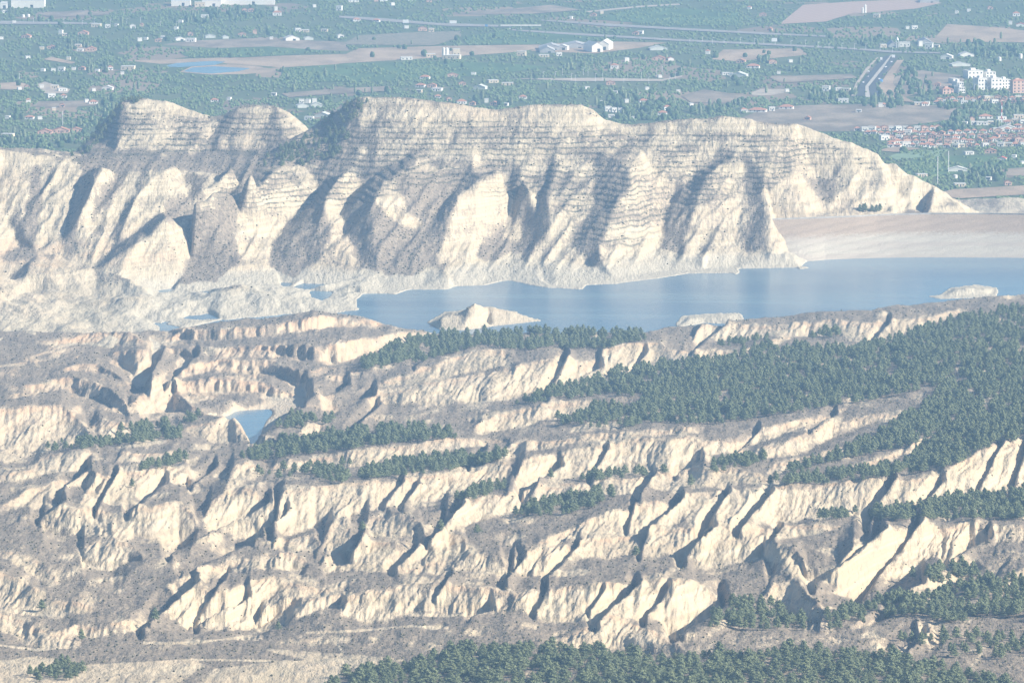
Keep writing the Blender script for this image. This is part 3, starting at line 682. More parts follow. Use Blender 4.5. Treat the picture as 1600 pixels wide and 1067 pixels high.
def pine_meshes(k, Hh=8.0, wide=1.0):
    r = random.Random(100 + k)
    vs, fs = [], []
    lobes = []
    n = 13
    for i in range(n):
        u = i / (n - 1)
        z = Hh * (0.26 + 0.68 * u); rad = wide * Hh * 0.25 * (1 - 0.78 * u ** 1.4) * (0.75 + 0.25 * math.sin(min(1, u * 4) * 1.57))
        a = i * 2.4 + r.uniform(-.5, .5); off = rad * r.uniform(0.35, 0.75) * (u < 0.92)
        lobes.append((off * math.cos(a), off * math.sin(a), z, rad * r.uniform(0.62, 0.9) + 0.25, Hh * 0.085 * r.uniform(0.8, 1.35)))
    for (x, y, z, lr, lh) in lobes:
        for q in range(46):                              # needle clumps: small tilted leaves over the lobe
            th = r.uniform(0, 6.283); c = r.uniform(-0.75, 1); s = math.sqrt(max(0, 1 - c * c)); f = r.uniform(0.72, 1.08)
            p = Vector((x + lr * s * math.cos(th) * f, y + lr * s * math.sin(th) * f, z + lh * c * f))
            nrm = Vector((s * math.cos(th), s * math.sin(th), c + 0.35)).normalized()
            nrm = (nrm + Vector((r.uniform(-.5, .5), r.uniform(-.5, .5), r.uniform(-.4, .5)))).normalized()
            t1 = nrm.orthogonal().normalized(); t2 = nrm.cross(t1); w = r.uniform(0.24, 0.46) * Hh / 8
            b = len(vs); a0 = r.uniform(0, 6.28)
            for e in range(3):
                an = a0 + e * 2.1; vs.append(p + t1 * math.cos(an) * w + t2 * math.sin(an) * w)
            fs.append((b, b + 1, b + 2))
        b = len(vs)                                      # the dense inside of the lobe
        R_ = 0.72
        for (dx, dy, dz) in ((1,0,0),(0,1,0),(-1,0,0),(0,-1,0),(0,0,1),(0,0,-1)):
            vs.append(Vector((x + dx * lr * R_, y + dy * lr * R_, z + dz * lh * R_)))
        for f in ((0,1,4),(1,2,4),(2,3,4),(3,0,4),(1,0,5),(2,1,5),(3,2,5),(0,3,5)): fs.append(tuple(b + i for i in f))
    crown = mesh("crown_%d" % k, vs, fs, M_PINE)
    vs, fs = [], []
    prof = [(0, .20), (Hh * .3, .15), (Hh * .6, .10), (Hh * .93, .03)]
    bend = r.uniform(-.25, .25)
    for z, rad in prof:
        for e in range(6): vs.append((rad * Hh / 8 * math.cos(e * 1.047) + bend * math.sin(z / Hh * 3), rad * Hh / 8 * math.sin(e * 1.047), z - 0.4 * (z == 0)))
    for j in range(3):
        for e in range(6): fs.append((j * 6 + e, j * 6 + (e + 1) % 6, j * 6 + 6 + (e + 1) % 6, j * 6 + 6 + e))
    for q in range(5):                                   # limbs
        a = q * 1.3 + r.random(); z = Hh * (0.3 + 0.1 * q); L = Hh * 0.17 * (1 - q * .12); b = len(vs)
        d = Vector((math.cos(a), math.sin(a), 0.35)); s_ = Vector((-math.sin(a), math.cos(a), 0)) * .06
        p0 = Vector((0, 0, z)); vs += [p0 + s_, p0 - s_, p0 + Vector((0, 0, .1)), p0 + d * L]
        fs += [(b, b + 1, b + 3), (b + 1, b + 2, b + 3), (b + 2, b, b + 3)]
    trunk = mesh("trunk_%d" % k, vs, fs, M_BARK)
    return crown, trunk
PINES = [pine_meshes(k, 8.0, w) for k, w in enumerate((1.35, 1.5, 1.2, 1.65, 1.4, 1.9, 1.75, 2.05))]
pine_count = 0; proto_objs = {}
def pine_tree(loc, s, rot, k, label, group=None):
    global pine_count
    o = link("pine_tree", None, None, loc); o.rotation_euler = (0, 0, rot); o.scale = (s, s, s * random.uniform(.92, 1.1))
    tag(o, label, "tree", group)
    c = link("crown", PINES[k][0], o); t = link("trunk", PINES[k][1], o)
    proto_objs.setdefault(k, (c, t)); pine_count += 1
    return o

def scatter(name, pts, scl, rot, var, label, cat_sources=None, ico=None, kind="stuff"):
    """one object: points that carry instances of given part meshes (or of a lumpy bush built in the nodes)"""
    me = bpy.data.meshes.new(name); pts = np.asarray(pts, np.float32)
    me.vertices.add(len(pts)); me.vertices.foreach_set("co", pts.ravel())
    for nm, a in (("scl", scl), ("rot", rot), ("var", var)):
        x = me.attributes.new(nm, 'FLOAT', 'POINT'); x.data.foreach_set("value", np.asarray(a, np.float32))
    o = link(name, me); tag(o, label, None, None, kind)
    ng = bpy.data.node_groups.new(name + "_nodes", 'GeometryNodeTree')
    ng.interface.new_socket("Geometry", in_out='INPUT', socket_type='NodeSocketGeometry')
    ng.interface.new_socket("Geometry", in_out='OUTPUT', socket_type='NodeSocketGeometry')
    N = ng.nodes; gi = N.new("NodeGroupInput"); go = N.new("NodeGroupOutput"); J = N.new("GeometryNodeJoinGeometry")
    def named(nm):
        a = N.new("GeometryNodeInputNamedAttribute"); a.data_type = 'FLOAT'; a.inputs[0].default_value = nm; return a.outputs[0]
    s_, r_, v_ = named("scl"), named("rot"), named("var")
    cx = N.new("ShaderNodeCombineXYZ"); ng.links.new(r_, cx.inputs[2])
    sx = N.new("ShaderNodeCombineXYZ")
    for i in range(3): ng.links.new(s_, sx.inputs[i])
    n = len(cat_sources) if cat_sources else len(ico)
    for k in range(n):
        iop = N.new("GeometryNodeInstanceOnPoints"); ng.links.new(gi.outputs[0], iop.inputs["Points"])
        cmp_ = N.new("FunctionNodeCompare"); cmp_.data_type = 'FLOAT'; cmp_.operation = 'EQUAL'
        ng.links.new(v_, cmp_.inputs[0]); cmp_.inputs[1].default_value = k; cmp_.inputs["Epsilon"].default_value = 0.1
        ng.links.new(cmp_.outputs[0], iop.inputs["Selection"])
        ng.links.new(cx.outputs[0], iop.inputs["Rotation"]); ng.links.new(sx.outputs[0], iop.inputs["Scale"])
        if cat_sources:
            jj = N.new("GeometryNodeJoinGeometry")
            for src_o in cat_sources[k]:
                oi = N.new("GeometryNodeObjectInfo"); oi.transform_space = 'ORIGINAL'; oi.inputs[0].default_value = src_o
                ng.links.new(oi.outputs["Geometry"], jj.inputs[0])
            ng.links.new(jj.outputs[0], iop.inputs["Instance"])
        else:
            sub, rad, sz, mat, amp = ico[k]
            ic = N.new("GeometryNodeMeshIcoSphere"); ic.inputs[0].default_value = rad; ic.inputs[1].default_value = sub
            nz = N.new("ShaderNodeTexNoise"); nz.inputs["Scale"].default_value = 1.3 / rad; nz.noise_dimensions = '4D'; nz.inputs["W"].default_value = k * 3.1
            sub_ = N.new("ShaderNodeVectorMath"); sub_.operation = 'SUBTRACT'; ng.links.new(nz.outputs["Color"], sub_.inputs[0]); sub_.inputs[1].default_value = (.5, .5, .5)
            mul = N.new("ShaderNodeVectorMath"); mul.operation = 'MULTIPLY'; ng.links.new(sub_.outputs[0], mul.inputs[0]); mul.inputs[1].default_value = (amp * rad, amp * rad, amp * rad)
            sp = N.new("GeometryNodeSetPosition"); ng.links.new(ic.outputs[0], sp.inputs[0]); ng.links.new(mul.outputs[0], sp.inputs["Offset"])
            tr = N.new("GeometryNodeTransform"); ng.links.new(sp.outputs[0], tr.inputs[0])
            tr.inputs["Translation"].default_value = (0, 0, rad * sz * 0.75); tr.inputs["Scale"].default_value = (1, 1, sz)
            sm = N.new("GeometryNodeSetMaterial"); sm.inputs["Material"].default_value = mat; ng.links.new(tr.outputs[0], sm.inputs[0])
            ng.links.new(sm.outputs[0], iop.inputs["Instance"])
        ng.links.new(iop.outputs[0], J.inputs[0])
    ng.links.new(J.outputs[0], go.inputs[0])
    md = o.modifiers.new("scatter", 'NODES'); md.node_group = ng
    return o

def poly_points(poly, per_px2, seed, jitter=True):
    r = np.random.default_rng(seed); P = np.array(poly, float)
    x0, y0 = P.min(0); x1, y1 = P.max(0)
    n = int((x1 - x0) * (y1 - y0) * per_px2); X = r.uniform(x0, x1, n); Y = r.uniform(y0, y1, n)
    m = in_poly(X, Y, poly); return X[m], Y[m]

# foreground wood: every tree an individual
FRONT = [(500,1085),(530,1062),(620,1042),(720,1020),(860,1013),(1000,1030),(1100,1026),(1250,1018),(1380,1028),(1480,1046),(1570,1070),(1620,1090)]
fx, fy = poly_points(FRONT, 1 / 215.0, 5)
order = np.argsort(fy); fx, fy = fx[order], fy[order]
for i, (x, y) in enumerate(zip(fx, fy)):
    c, r, p = ground(x, y)
    side = "left part" if x < 760 else ("middle" if x < 1150 else "right part")
    pine_tree((p[0], p[1], p[2] - .2), random.uniform(.62, .95), random.uniform(0, 6.28), 5 + i % 3,
              "green pine in the %s of the wood along the bottom edge" % side, "pines of the foreground wood, " + side)
for j, (x, y, s) in enumerate([(1342,334.5,.75),(1347,334.5,.85),(1352,334.5,.9),(1361,333.5,.75),(1368,333.5,.8),(1374,333,.85)]):
    c, r, p = ground(x, y - 2)
    nth = ["first", "second", "third", "fourth", "fifth", "last"][j]
    pine_tree((p[0], p[1], p[2] - .2), s, j, j % 5, "small dark pine above the dam crest, %s of six from the left" % nth, "pines above the dam")
SINGLE = [(205,762,"on the cream scarp at the far left, below the long wood"),(63,955,"dark tree beside the pale cliff at the far left"),(125,1002,"in the gully at the lower left, left of the dark slope"),(994,870,"standing alone on the scrub ledge right of centre"),
 (565,832,"in the shady hollow between two cream faces, left of centre"),(688,830,"at the foot of the steep shaded gully in the centre"),(860,748,"at the left end of the tree line below the facetted cliff"),(1428,905,"on the pale slope left of the long blue shadow at the right"),(1200,985,"in the brown flat at the lower right"),(434,985,"beside the pale bank at the lower left of centre"),
 (1080,760,"on the ledge above the right-hand scarps"),(240,970,"below the blue shadow of the left spur"),(1005,745,"tree on the cliff ledge in the centre"),(745,835,"at the foot of the cream band in the centre")]
for j, (x, y, ph) in enumerate(SINGLE):
    c, r, p = ground(x, y)
    pine_tree((p[0], p[1], p[2] - .2), random.uniform(.6, .85), j * 1.1, j % 5, ("lone green tree " + ph) if not ph.startswith(("tree", "dark")) else ("lone " + ph))

FOREST = [
 ([(560,572),(620,537),(700,522),(840,518),(1000,522),(1010,532),(960,545),(800,548),(760,540),(700,555),(640,572),(570,580)], 14),
 ([(800,634),(860,610),(960,582),(1100,564),(1200,542),(1330,547),(1400,532),(1480,502),(1670,468),(1670,590),(1560,600),(1480,600),(1400,620),(1330,632),(1240,645),(1120,665),(1000,660),(1000,622),(930,620)], 16),
 ([(890,650),(930,634),(1000,640),(1000,668),(920,672),(860,662)], 22),
 ([(1330,702),(1400,662),(1440,642),(1480,600),(1670,570),(1670,690),(1560,692),(1490,730),(1380,748),(1300,757),(1240,760),(1220,757),(1300,747),(1400,727),(1460,692),(1400,702),(1300,722),(1250,737),(1220,742)], 16),
 ([(375,716),(440,692),(480,690),(530,677),(640,670),(700,677),(720,685),(640,692),(520,706),(400,722)], 13),
 ([(560,742),(620,724),(700,714),(800,710),(790,718),(740,730),(660,742),(560,751)], 12),
 ([(490,742),(515,726),(545,748),(540,756),(500,752)], 22),
 ([(58,702),(100,690),(180,692),(192,672),(230,667),(280,664),(282,686),(200,696),(90,708)], 16),
 ([(715,781),(740,764),(790,760),(785,773),(720,786)], 18),
 ([(800,807),(850,787),(910,770),(960,774),(960,782),(900,801),(860,809)], 16),
 ([(1265,813),(1350,802),(1420,797),(1480,783),(1600,772),(1670,768),(1670,812),(1500,812),(1420,813),(1380,816),(1350,811)], 16),
 ([(1075,742),(1130,722),(1195,714),(1200,723),(1140,739),(1095,749)], 18),
 ([(1290,962),(1350,947),(1440,927),(1670,927),(1670,972),(1560,967),(1480,976),(1420,962),(1380,967),(1300,986)], 34),
 ([(1110,960),(1150,940),(1210,950),(1270,975),(1260,985),(1160,985),(1110,980)], 60),
 ([(880,760),(930,744),(1050,737),(1050,743),(930,753)], 26),
 ([(430,668),(460,648),(520,657),(500,670),(440,672)], 30),
 ([(400,262),(430,235),(480,215),(520,200),(545,215),(530,245),(470,262)], 34),
 ([(178,172),(190,152),(230,152),(215,162),(190,178)], 24),
 ([(100,248),(130,220),(165,185),(185,178),(165,215),(135,245)], 40),
 ([(495,200),(530,172),(560,155),(580,160),(550,195),(520,220)], 45),
 ([(215,737),(245,722),(290,714),(290,723),(240,739)], 40),
 ([(1090,546),(1130,537),(1200,527),(1200,533),(1120,546)], 22),
 ([(1265,524),(1300,517),(1340,520),(1330,527),(1270,530)], 26),
 ([(1460,935),(1540,900),(1600,905),(1670,900),(1670,930),(1560,925)], 90),
 ([(1440,895),(1500,885),(1530,900),(1460,915)], 60),
 ([(280,652),(310,648),(305,660),(285,662)], 30),
 ([(40,1050),(100,1040),(130,1050),(120,1062),(50,1066)], 60),
 ([(400,740),(560,720),(560,730),(420,752)], 120),
 ([(1200,752),(1330,738),(1330,744),(1200,760)], 60),
 ([(1400,1000),(1500,990),(1640,1000),(1640,1030),(1500,1030)], 150),
]
pts, sc, ro, va = [], [], [], []
rr = np.random.default_rng(11)
for i, (P, dens) in enumerate(FOREST):
    X, Y = poly_points(P, 1.25 / dens, 200 + i)
    for x, y in zip(X, Y):
        c, r, p = ground(x, y)
        if p[2] < 1.2 or (CLb[c, r] > 0.75 and dens < 40 and p[1] < 5700 and rr.random() < 0.8): continue
        if dens <= 34 and pnoise(np.array([x / 26.0]), np.array([y / 9.0]), 90)[0] < -0.28: continue
        pts.append((p[0] + rr.normal(0, .5), p[1], p[2] - .25)); sc.append((0.36 + 0.5 * rr.random() ** 0.9) * (0.8 if p[1] > 6000 else 1)); ro.append(rr.uniform(0, 6.28)); va.append(rr.integers(0, 5))
ux, uy = poly_points(FRONT, 1 / 48.0, 77)               # younger pines under the foreground wood
for x, y in zip(ux, uy):
    c, r, p = ground(x, y); pts.append((p[0], p[1], p[2] - .3)); sc.append(rr.uniform(.3, .62)); ro.append(rr.uniform(0, 6.28)); va.append(5 + rr.integers(0, 3))
print("forest pines", len(pts), "individual", pine_count)
scatter("pine_forest", pts, sc, ro, va, "dense green pine woods on the dip slopes behind the scarps", [proto_objs[k] for k in range(8)])

# scrub: bushes on the scrubby ground and along terrace edges
pts, sc, ro, va = [], [], [], []
N = 130000
X = rr.uniform(-60, 1660, N); Y = rr.uniform(150, 1080, N)
C_, R_ = ground_many(X, Y); zz = ZZ[C_, R_]; yy = YG[C_, R_]
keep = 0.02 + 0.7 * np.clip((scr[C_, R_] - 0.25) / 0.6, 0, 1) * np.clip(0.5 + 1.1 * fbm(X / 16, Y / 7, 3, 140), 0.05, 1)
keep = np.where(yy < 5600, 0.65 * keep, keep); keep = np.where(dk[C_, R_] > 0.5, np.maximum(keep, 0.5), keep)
keep = np.where((yy > 5700) & (terr[C_, R_] > 0.5), np.maximum(keep, 0.2), keep)
m = (zz > 3) & (R_ > 1) & (R_ < NY - 2) & (np.abs(PY2[C_, R_] - Y) < 3) & (rr.random(N) < keep) & ~((X > 1190) & (Y > 330) & (Y < 415))
pts = np.stack([XG[C_, R_], yy, zz], -1)[m]; n = len(pts)
sc = rr.uniform(.35, 1.0, n) ** 2.2 * np.where(pts[:, 1] < 5600, 0.62, 0.72); ro = rr.uniform(0, 6.28, n); va = rr.integers(0, 2, n)
print("bushes", len(pts))
scatter("scrub_bushes", pts, sc, ro, va, "low dark scrub dotted over the slopes", None, [(2, 1.15, .75, M_BUSH, .8), (2, 0.95, .95, M_BUSH, .9)])
# ================================================================== THE PLAIN BEYOND THE HILLS
PZ = -15.0
def plain_ground_material():
    t = NT("farmland")
    v = t.n("ShaderNodeTexVoronoi"); v.inputs["Scale"].default_value = 1.0; v.distance = 'CHEBYCHEV'
    t.l(t.pos(1 / 85.0, 1 / 190.0, 0), v.inputs["Vector"])
    sp = t.n("ShaderNodeSeparateXYZ"); t.l(v.outputs["Color"], sp.inputs[0])
    n1 = t.noise(1.0, 3, t.pos(0.02, 0.008, 0)); n2 = t.noise(1.0, 4, t.pos(0.12, 0.05, 0))
    g = t.mix(sp.outputs[0], (0.075, 0.108, 0.046), (0.125, 0.150, 0.073))
    g = t.mix(t.ss(0.4, 0.7, n2), g, (0.10, 0.11, 0.06))
    br = t.mix(sp.outputs[1], (0.20, 0.155, 0.11), (0.30, 0.23, 0.16))
    dry = t.math('ADD', sp.outputs[2], t.math('MULTIPLY', t.math('SUBTRACT', n1, 0.5), 0.6))
    t.color(t.mix(t.ss(0.86, 0.9, dry), g, br)); return t.m
M_PLAIN = plain_ground_material()
tag(link("plain", mesh("plain", [(-3500, 6420, PZ), (3500, 6420, PZ), (3500, 14400, PZ), (-3500, 14400, PZ)], [(0, 1, 2, 3)], M_PLAIN)), "green farmed plain beyond the hills", None, None, "structure")

def row_material(name, a, b, period, ang):
    t = NT(name); n2 = t.noise(1.0, 3, t.pos(0.1, 0.05, 0))
    g = t.n("ShaderNodeNewGeometry"); m = t.n("ShaderNodeMapping"); m.inputs[2].default_value = (0, 0, ang); t.l(g.outputs[0], m.inputs[0])
    sp = t.n("ShaderNodeSeparateXYZ"); t.l(m.outputs[0], sp.inputs[0])
    f = t.math('FRACT', t.math('MULTIPLY', sp.outputs[0], 1 / period))
    c = t.mix(t.math('GREATER_THAN', f, 0.55), a, b)
    t.color(t.mix(t.math('MULTIPLY', t.ss(0.4, 0.7, n2), 0.5), c, a)); return t.m
FM = {'tan': field_mat("bare_tan_soil", (0.38, 0.285, 0.20), 0.2), 'pink': row_material("pink_ploughed_rows", (0.44, 0.31, 0.25), (0.36, 0.26, 0.205), 11.0, 0.35),
      'brown': field_mat("dry_brown_grass", (0.27, 0.215, 0.16), 0.3), 'olive': row_material("olive_rows", (0.32, 0.27, 0.20), (0.06, 0.075, 0.04), 9.0, 0.5),
      'green': field_mat("green_crop", (0.085, 0.14, 0.055), 0.25), 'rows': row_material("orchard_rows", (0.13, 0.14, 0.08), (0.05, 0.09, 0.035), 12.0, 0.3),
      'road': plain_mat("grey_road", (0.30, 0.28, 0.26), 0.12, 0.1), 'lane': M_ASPH, 'track': plain_mat("dusty_track", (0.42, 0.36, 0.29), 0.15, 0.1),
      'pond': M_WATER, 'lightgreen': plain_mat("pale_green_pitch", (0.20, 0.28, 0.17), 0.1, 0.1), 'median': plain_mat("pale_median", (0.46, 0.43, 0.38), 0.12, 0.2)}
FIELDS = [
 ('brown', [(255,70),(300,64),(400,60),(540,66),(545,80),(450,77),(330,75)]),
 ('tan', [(195,95),(300,92),(420,88),(540,85),(560,76),(700,72),(840,70),(870,73),(800,82),(690,90),(540,99),(440,106),(360,99),(250,100)]),
 ('tan', [(280,113),(330,117),(385,116),(435,112),(428,108),(395,104),(350,101),(300,104)]),
 ('pond', [(286,112),(300,106),(335,104),(392,107),(372,112),(330,115.5)]),
 ('pond', [(256,104),(275,99),(335,95.5),(352,97),(335,102),(280,105.5)]),
 ('pink', [(1218,38),(1255,8),(1330,3),(1430,-1),(1472,5),(1430,14),(1330,22),(1290,34)]),
 ('rows', [(1160,40),(1170,25),(1200,12),(1250,9),(1216,38)]),
 ('tan', [(1112,93),(1130,78),(1250,76),(1262,86),(1200,92),(1150,96)]),
 ('tan', [(828,80),(850,72),(890,64),(1042,67),(1000,75),(930,84)]),
 ('brown', [(1130,195),(1180,176),(1250,165),(1370,163),(1500,166),(1520,172),(1480,188),(1350,205),(1230,206)]),
 ('track', [(1170,146),(1190,139),(1228,140),(1232,144),(1205,149),(1178,150)]),
 ('tan', [(1462,58),(1480,38),(1540,42),(1600,48),(1670,48),(1670,68),(1560,66),(1500,66)]),
 ('track', [(915,18),(1000,9.5),(1060,6),(1064,8),(1000,12),(920,20)]),
 ('tan', [(0,140),(0,130),(30,128),(45,133),(40,141)]),
 ('tan', [(110,78),(120,71),(150,75),(147,82),(122,81)]),
 ('brown', [(50,166),(60,159),(155,157),(152,165),(70,169)]),
 ('tan', [(68,93),(80,89),(120,98),(110,100)]), ('track', [(55,133),(70,128),(110,140),(105,146),(70,146)]),
 ('olive', [(532,70),(560,56),(640,51),(722,49),(720,58),(680,71)]),
 ('green', [(722,58),(800,48),(900,55),(985,64),(900,66),(830,70),(730,70)]),
 ('green', [(280,82),(330,76),(420,73),(520,80),(440,87),(380,90),(290,88)]),
 ('green', [(440,106),(560,99),(700,96),(800,100),(860,105),(760,118),(560,128),(440,128)]),
 ('green', [(925,30),(1000,12),(1060,13),(1155,20),(1160,40),(1040,40)]),
 ('lightgreen', [(1390,244),(1410,237),(1482,234),(1470,244),(1400,250)]),
 ('tan', [(1370,235),(1400,229),(1440,232),(1400,238)]),
 ('green', [(1400,268),(1430,246),(1520,242),(1600,247),(1600,262),(1500,272),(1420,275)]),
 ('brown', [(1550,265),(1600,262),(1670,262),(1670,275),(1570,275)]),
 ('tan', [(1450,305),(1490,296),(1600,290),(1670,292),(1670,300),(1500,310)]),
 ('track', [(800,123),(940,122),(1035,124),(1066,118),(1066,121),(1035,127),(900,127)]),
 ('brown', [(1065,150),(1100,140),(1165,150),(1170,162),(1080,160)]),
 ('rows', [(1066,172),(1100,165),(1165,160),(1160,170),(1090,180)]),
 ('brown', [(1380,140),(1400,120),(1440,110),(1500,118),(1510,128),(1470,138),(1420,150),(1400,158)]),
 ('brown', [(440,146),(540,138),(610,135),(612,142),(540,146),(450,152)]),
 ('brown', [(700,22),(800,14),(860,8),(910,16),(830,22)]),
 ('brown', [(1200,120),(1330,116),(1340,122),(1220,130)]), ('brown', [(60,22),(120,17),(170,20),(160,24),(80,27)]),
 ('road', [(530,25),(600,29),(680,36),(800,40),(800,42.5),(700,41),(620,35),(530,28)]),
 ('road', [(846,31),(960,38),(1066,44),(1210,52),(1290,56),(1290,58),(1200,54.5),(1060,47),(950,41),(846,32.6)]),
 ('road', [(800,46),(900,52),(1070,62),(1200,68),(1330,75),(1400,80),(1470,82),(1470,84),(1390,82.5),(1330,77.5),(1180,70),(1060,64.5),(880,54),(800,48)]),
 ('road', [(0,33),(150,36),(160,38),(0,38)]),
 ('median', [(1352,152),(1352,135),(1374,108),(1392,86),(1394,86),(1378,110),(1357,136),(1360,152)]),
 ('lane', [(1338,150),(1343,133),(1362,110),(1382,88),(1391,87),(1373,108),(1351,135),(1351,150)]),
 ('lane', [(1361,150),(1358,136),(1379,109),(1394,87),(1403,88),(1388,108),(1369,134),(1376,150)]),
 ('track', [(1330,150),(1336,132),(1352,108),(1370,90),(1373,90),(1356,110),(1340,133),(1337,150)]),
 ('tan', [(1380,150),(1373,135),(1388,112),(1402,94),(1412,94),(1400,112),(1395,130),(1410,150),(1430,160),(1400,158)]),
]
fxy = []
for i, (k, poly) in enumerate(FIELDS):
    z = PZ + 0.02 * (i + 1)
    v = [at(x, y, z) for x, y in poly]
    nm = {'pond': 'irrigation_pond', 'road': 'road', 'lane': 'highway_carriageway', 'track': 'dirt_track', 'median': 'highway_median'}.get(k, 'field')
    me = bpy.data.meshes.new(nm); 
    from mathutils.geometry import tessellate_polygon
    tris = tessellate_polygon([[Vector(p) for p in v]])
    fs = []
    for t3 in tris:
        a, b, c = (Vector(v[j]) for j in t3); fs.append(t3 if (b - a).cross(c - a).z > 0 else t3[::-1])
    me.from_pydata(v, [], fs); me.materials.append(FM[k]); o = link(nm, me); tag(o, None, None, None, "structure")
    if k not in ('green', 'rows', 'lightgreen'): fxy.append(poly)

# ---- buildings
M = {'white': plain_mat("white_plaster", (0.78, 0.76, 0.71), 0.06, 0.5), 'cream': plain_mat("cream_plaster", (0.66, 0.56, 0.42), 0.08, 0.5), 'pink': plain_mat("pink_plaster", (0.60, 0.40, 0.31), 0.1, 0.5),
     'tile': plain_mat("terracotta_tiles", (0.42, 0.21, 0.14), 0.2, 0.8), 'grey': plain_mat("grey_sheet_roof", (0.40, 0.40, 0.40), 0.1, 0.3), 'glass': plain_mat("dark_window_glass", (0.05, 0.06, 0.08), 0.2, 0.5, 0.2),
     'metal': plain_mat("light_sheet_roof", (0.62, 0.61, 0.58), 0.06, 0.3), 'net': plain_mat("greenhouse_net", (0.55, 0.57, 0.54), 0.1, 0.3), 'red': plain_mat("red_sheet", (0.50, 0.12, 0.10), 0.15, 0.5),
     'paint': plain_mat("white_paint", (0.8, 0.8, 0.8), 0.03, 0.5), 'blue': plain_mat("blue_paint", (0.10, 0.25, 0.50), 0.1, 0.5), 'brick': plain_mat("brick_wall", (0.42, 0.22, 0.16), 0.15, 0.7)}
def box_vf(x0, x1, y0, y1, z0, z1, b=0):
    v = [(x, y, z) for z in (z0, z1) for x, y in ((x0, y0), (x1, y0), (x1, y1), (x0, y1))]
    f = [(0, 1, 5, 4), (1, 2, 6, 5), (2, 3, 7, 6), (3, 0, 4, 7), (4, 5, 6, 7), (3, 2, 1, 0)]
    return v, [tuple(b + i for i in q) for q in f]
def join_boxes(name, boxes, mat):
    V, F = [], []
    for bx in boxes: v, f = box_vf(*bx, len(V)); V += v; F += f
    return mesh(name, V, F, mat)
WIN = {}
def window_mesh(w, h):
    k = (round(w, 1), round(h, 1))
    if k not in WIN: WIN[k] = join_boxes("window", [(-k[0] / 2, k[0] / 2, -.06, .10, 0, k[1])], M['glass'])
    return WIN[k]
STY = { # name, wall, roof, roof kind, words, category
 'w': ("white_house", 'white', 'metal', 'flat', "white flat-roofed house", "house"), 'c': ("cream_house", 'cream', 'metal', 'flat', "cream flat-roofed house", "house"),
 'r': ("tiled_house", 'white', 'tile', 'hip', "white tile-roofed house", "house"), 'p': ("tiled_house", 'pink', 'tile', 'gable', "pink tile-roofed house", "house"),
 's': ("white_shed", 'white', 'metal', 'gable', "white gabled shed", "shed"), 'g': ("grey_shed", 'grey', 'grey', 'gable', "long grey-roofed shed", "shed"),
 'i': ("industrial_hall", 'white', 'metal', 'flat', "large white industrial hall", "hall"), 'a': ("apartment_block", 'white', 'metal', 'flat', "pale apartment block", "apartment block"),
 'b': ("apartment_block", 'pink', 'tile', 'hip', "reddish apartment block", "apartment block"), 'h': ("greenhouse", 'net', 'net', 'gable', "low pale greenhouse", "greenhouse"),
 'd': ("red_shed", 'white', 'red', 'gable', "red-roofed shed", "shed"), 't': ("water_tank", 'white', 'white', 'tank', "round white tank", "tank")}
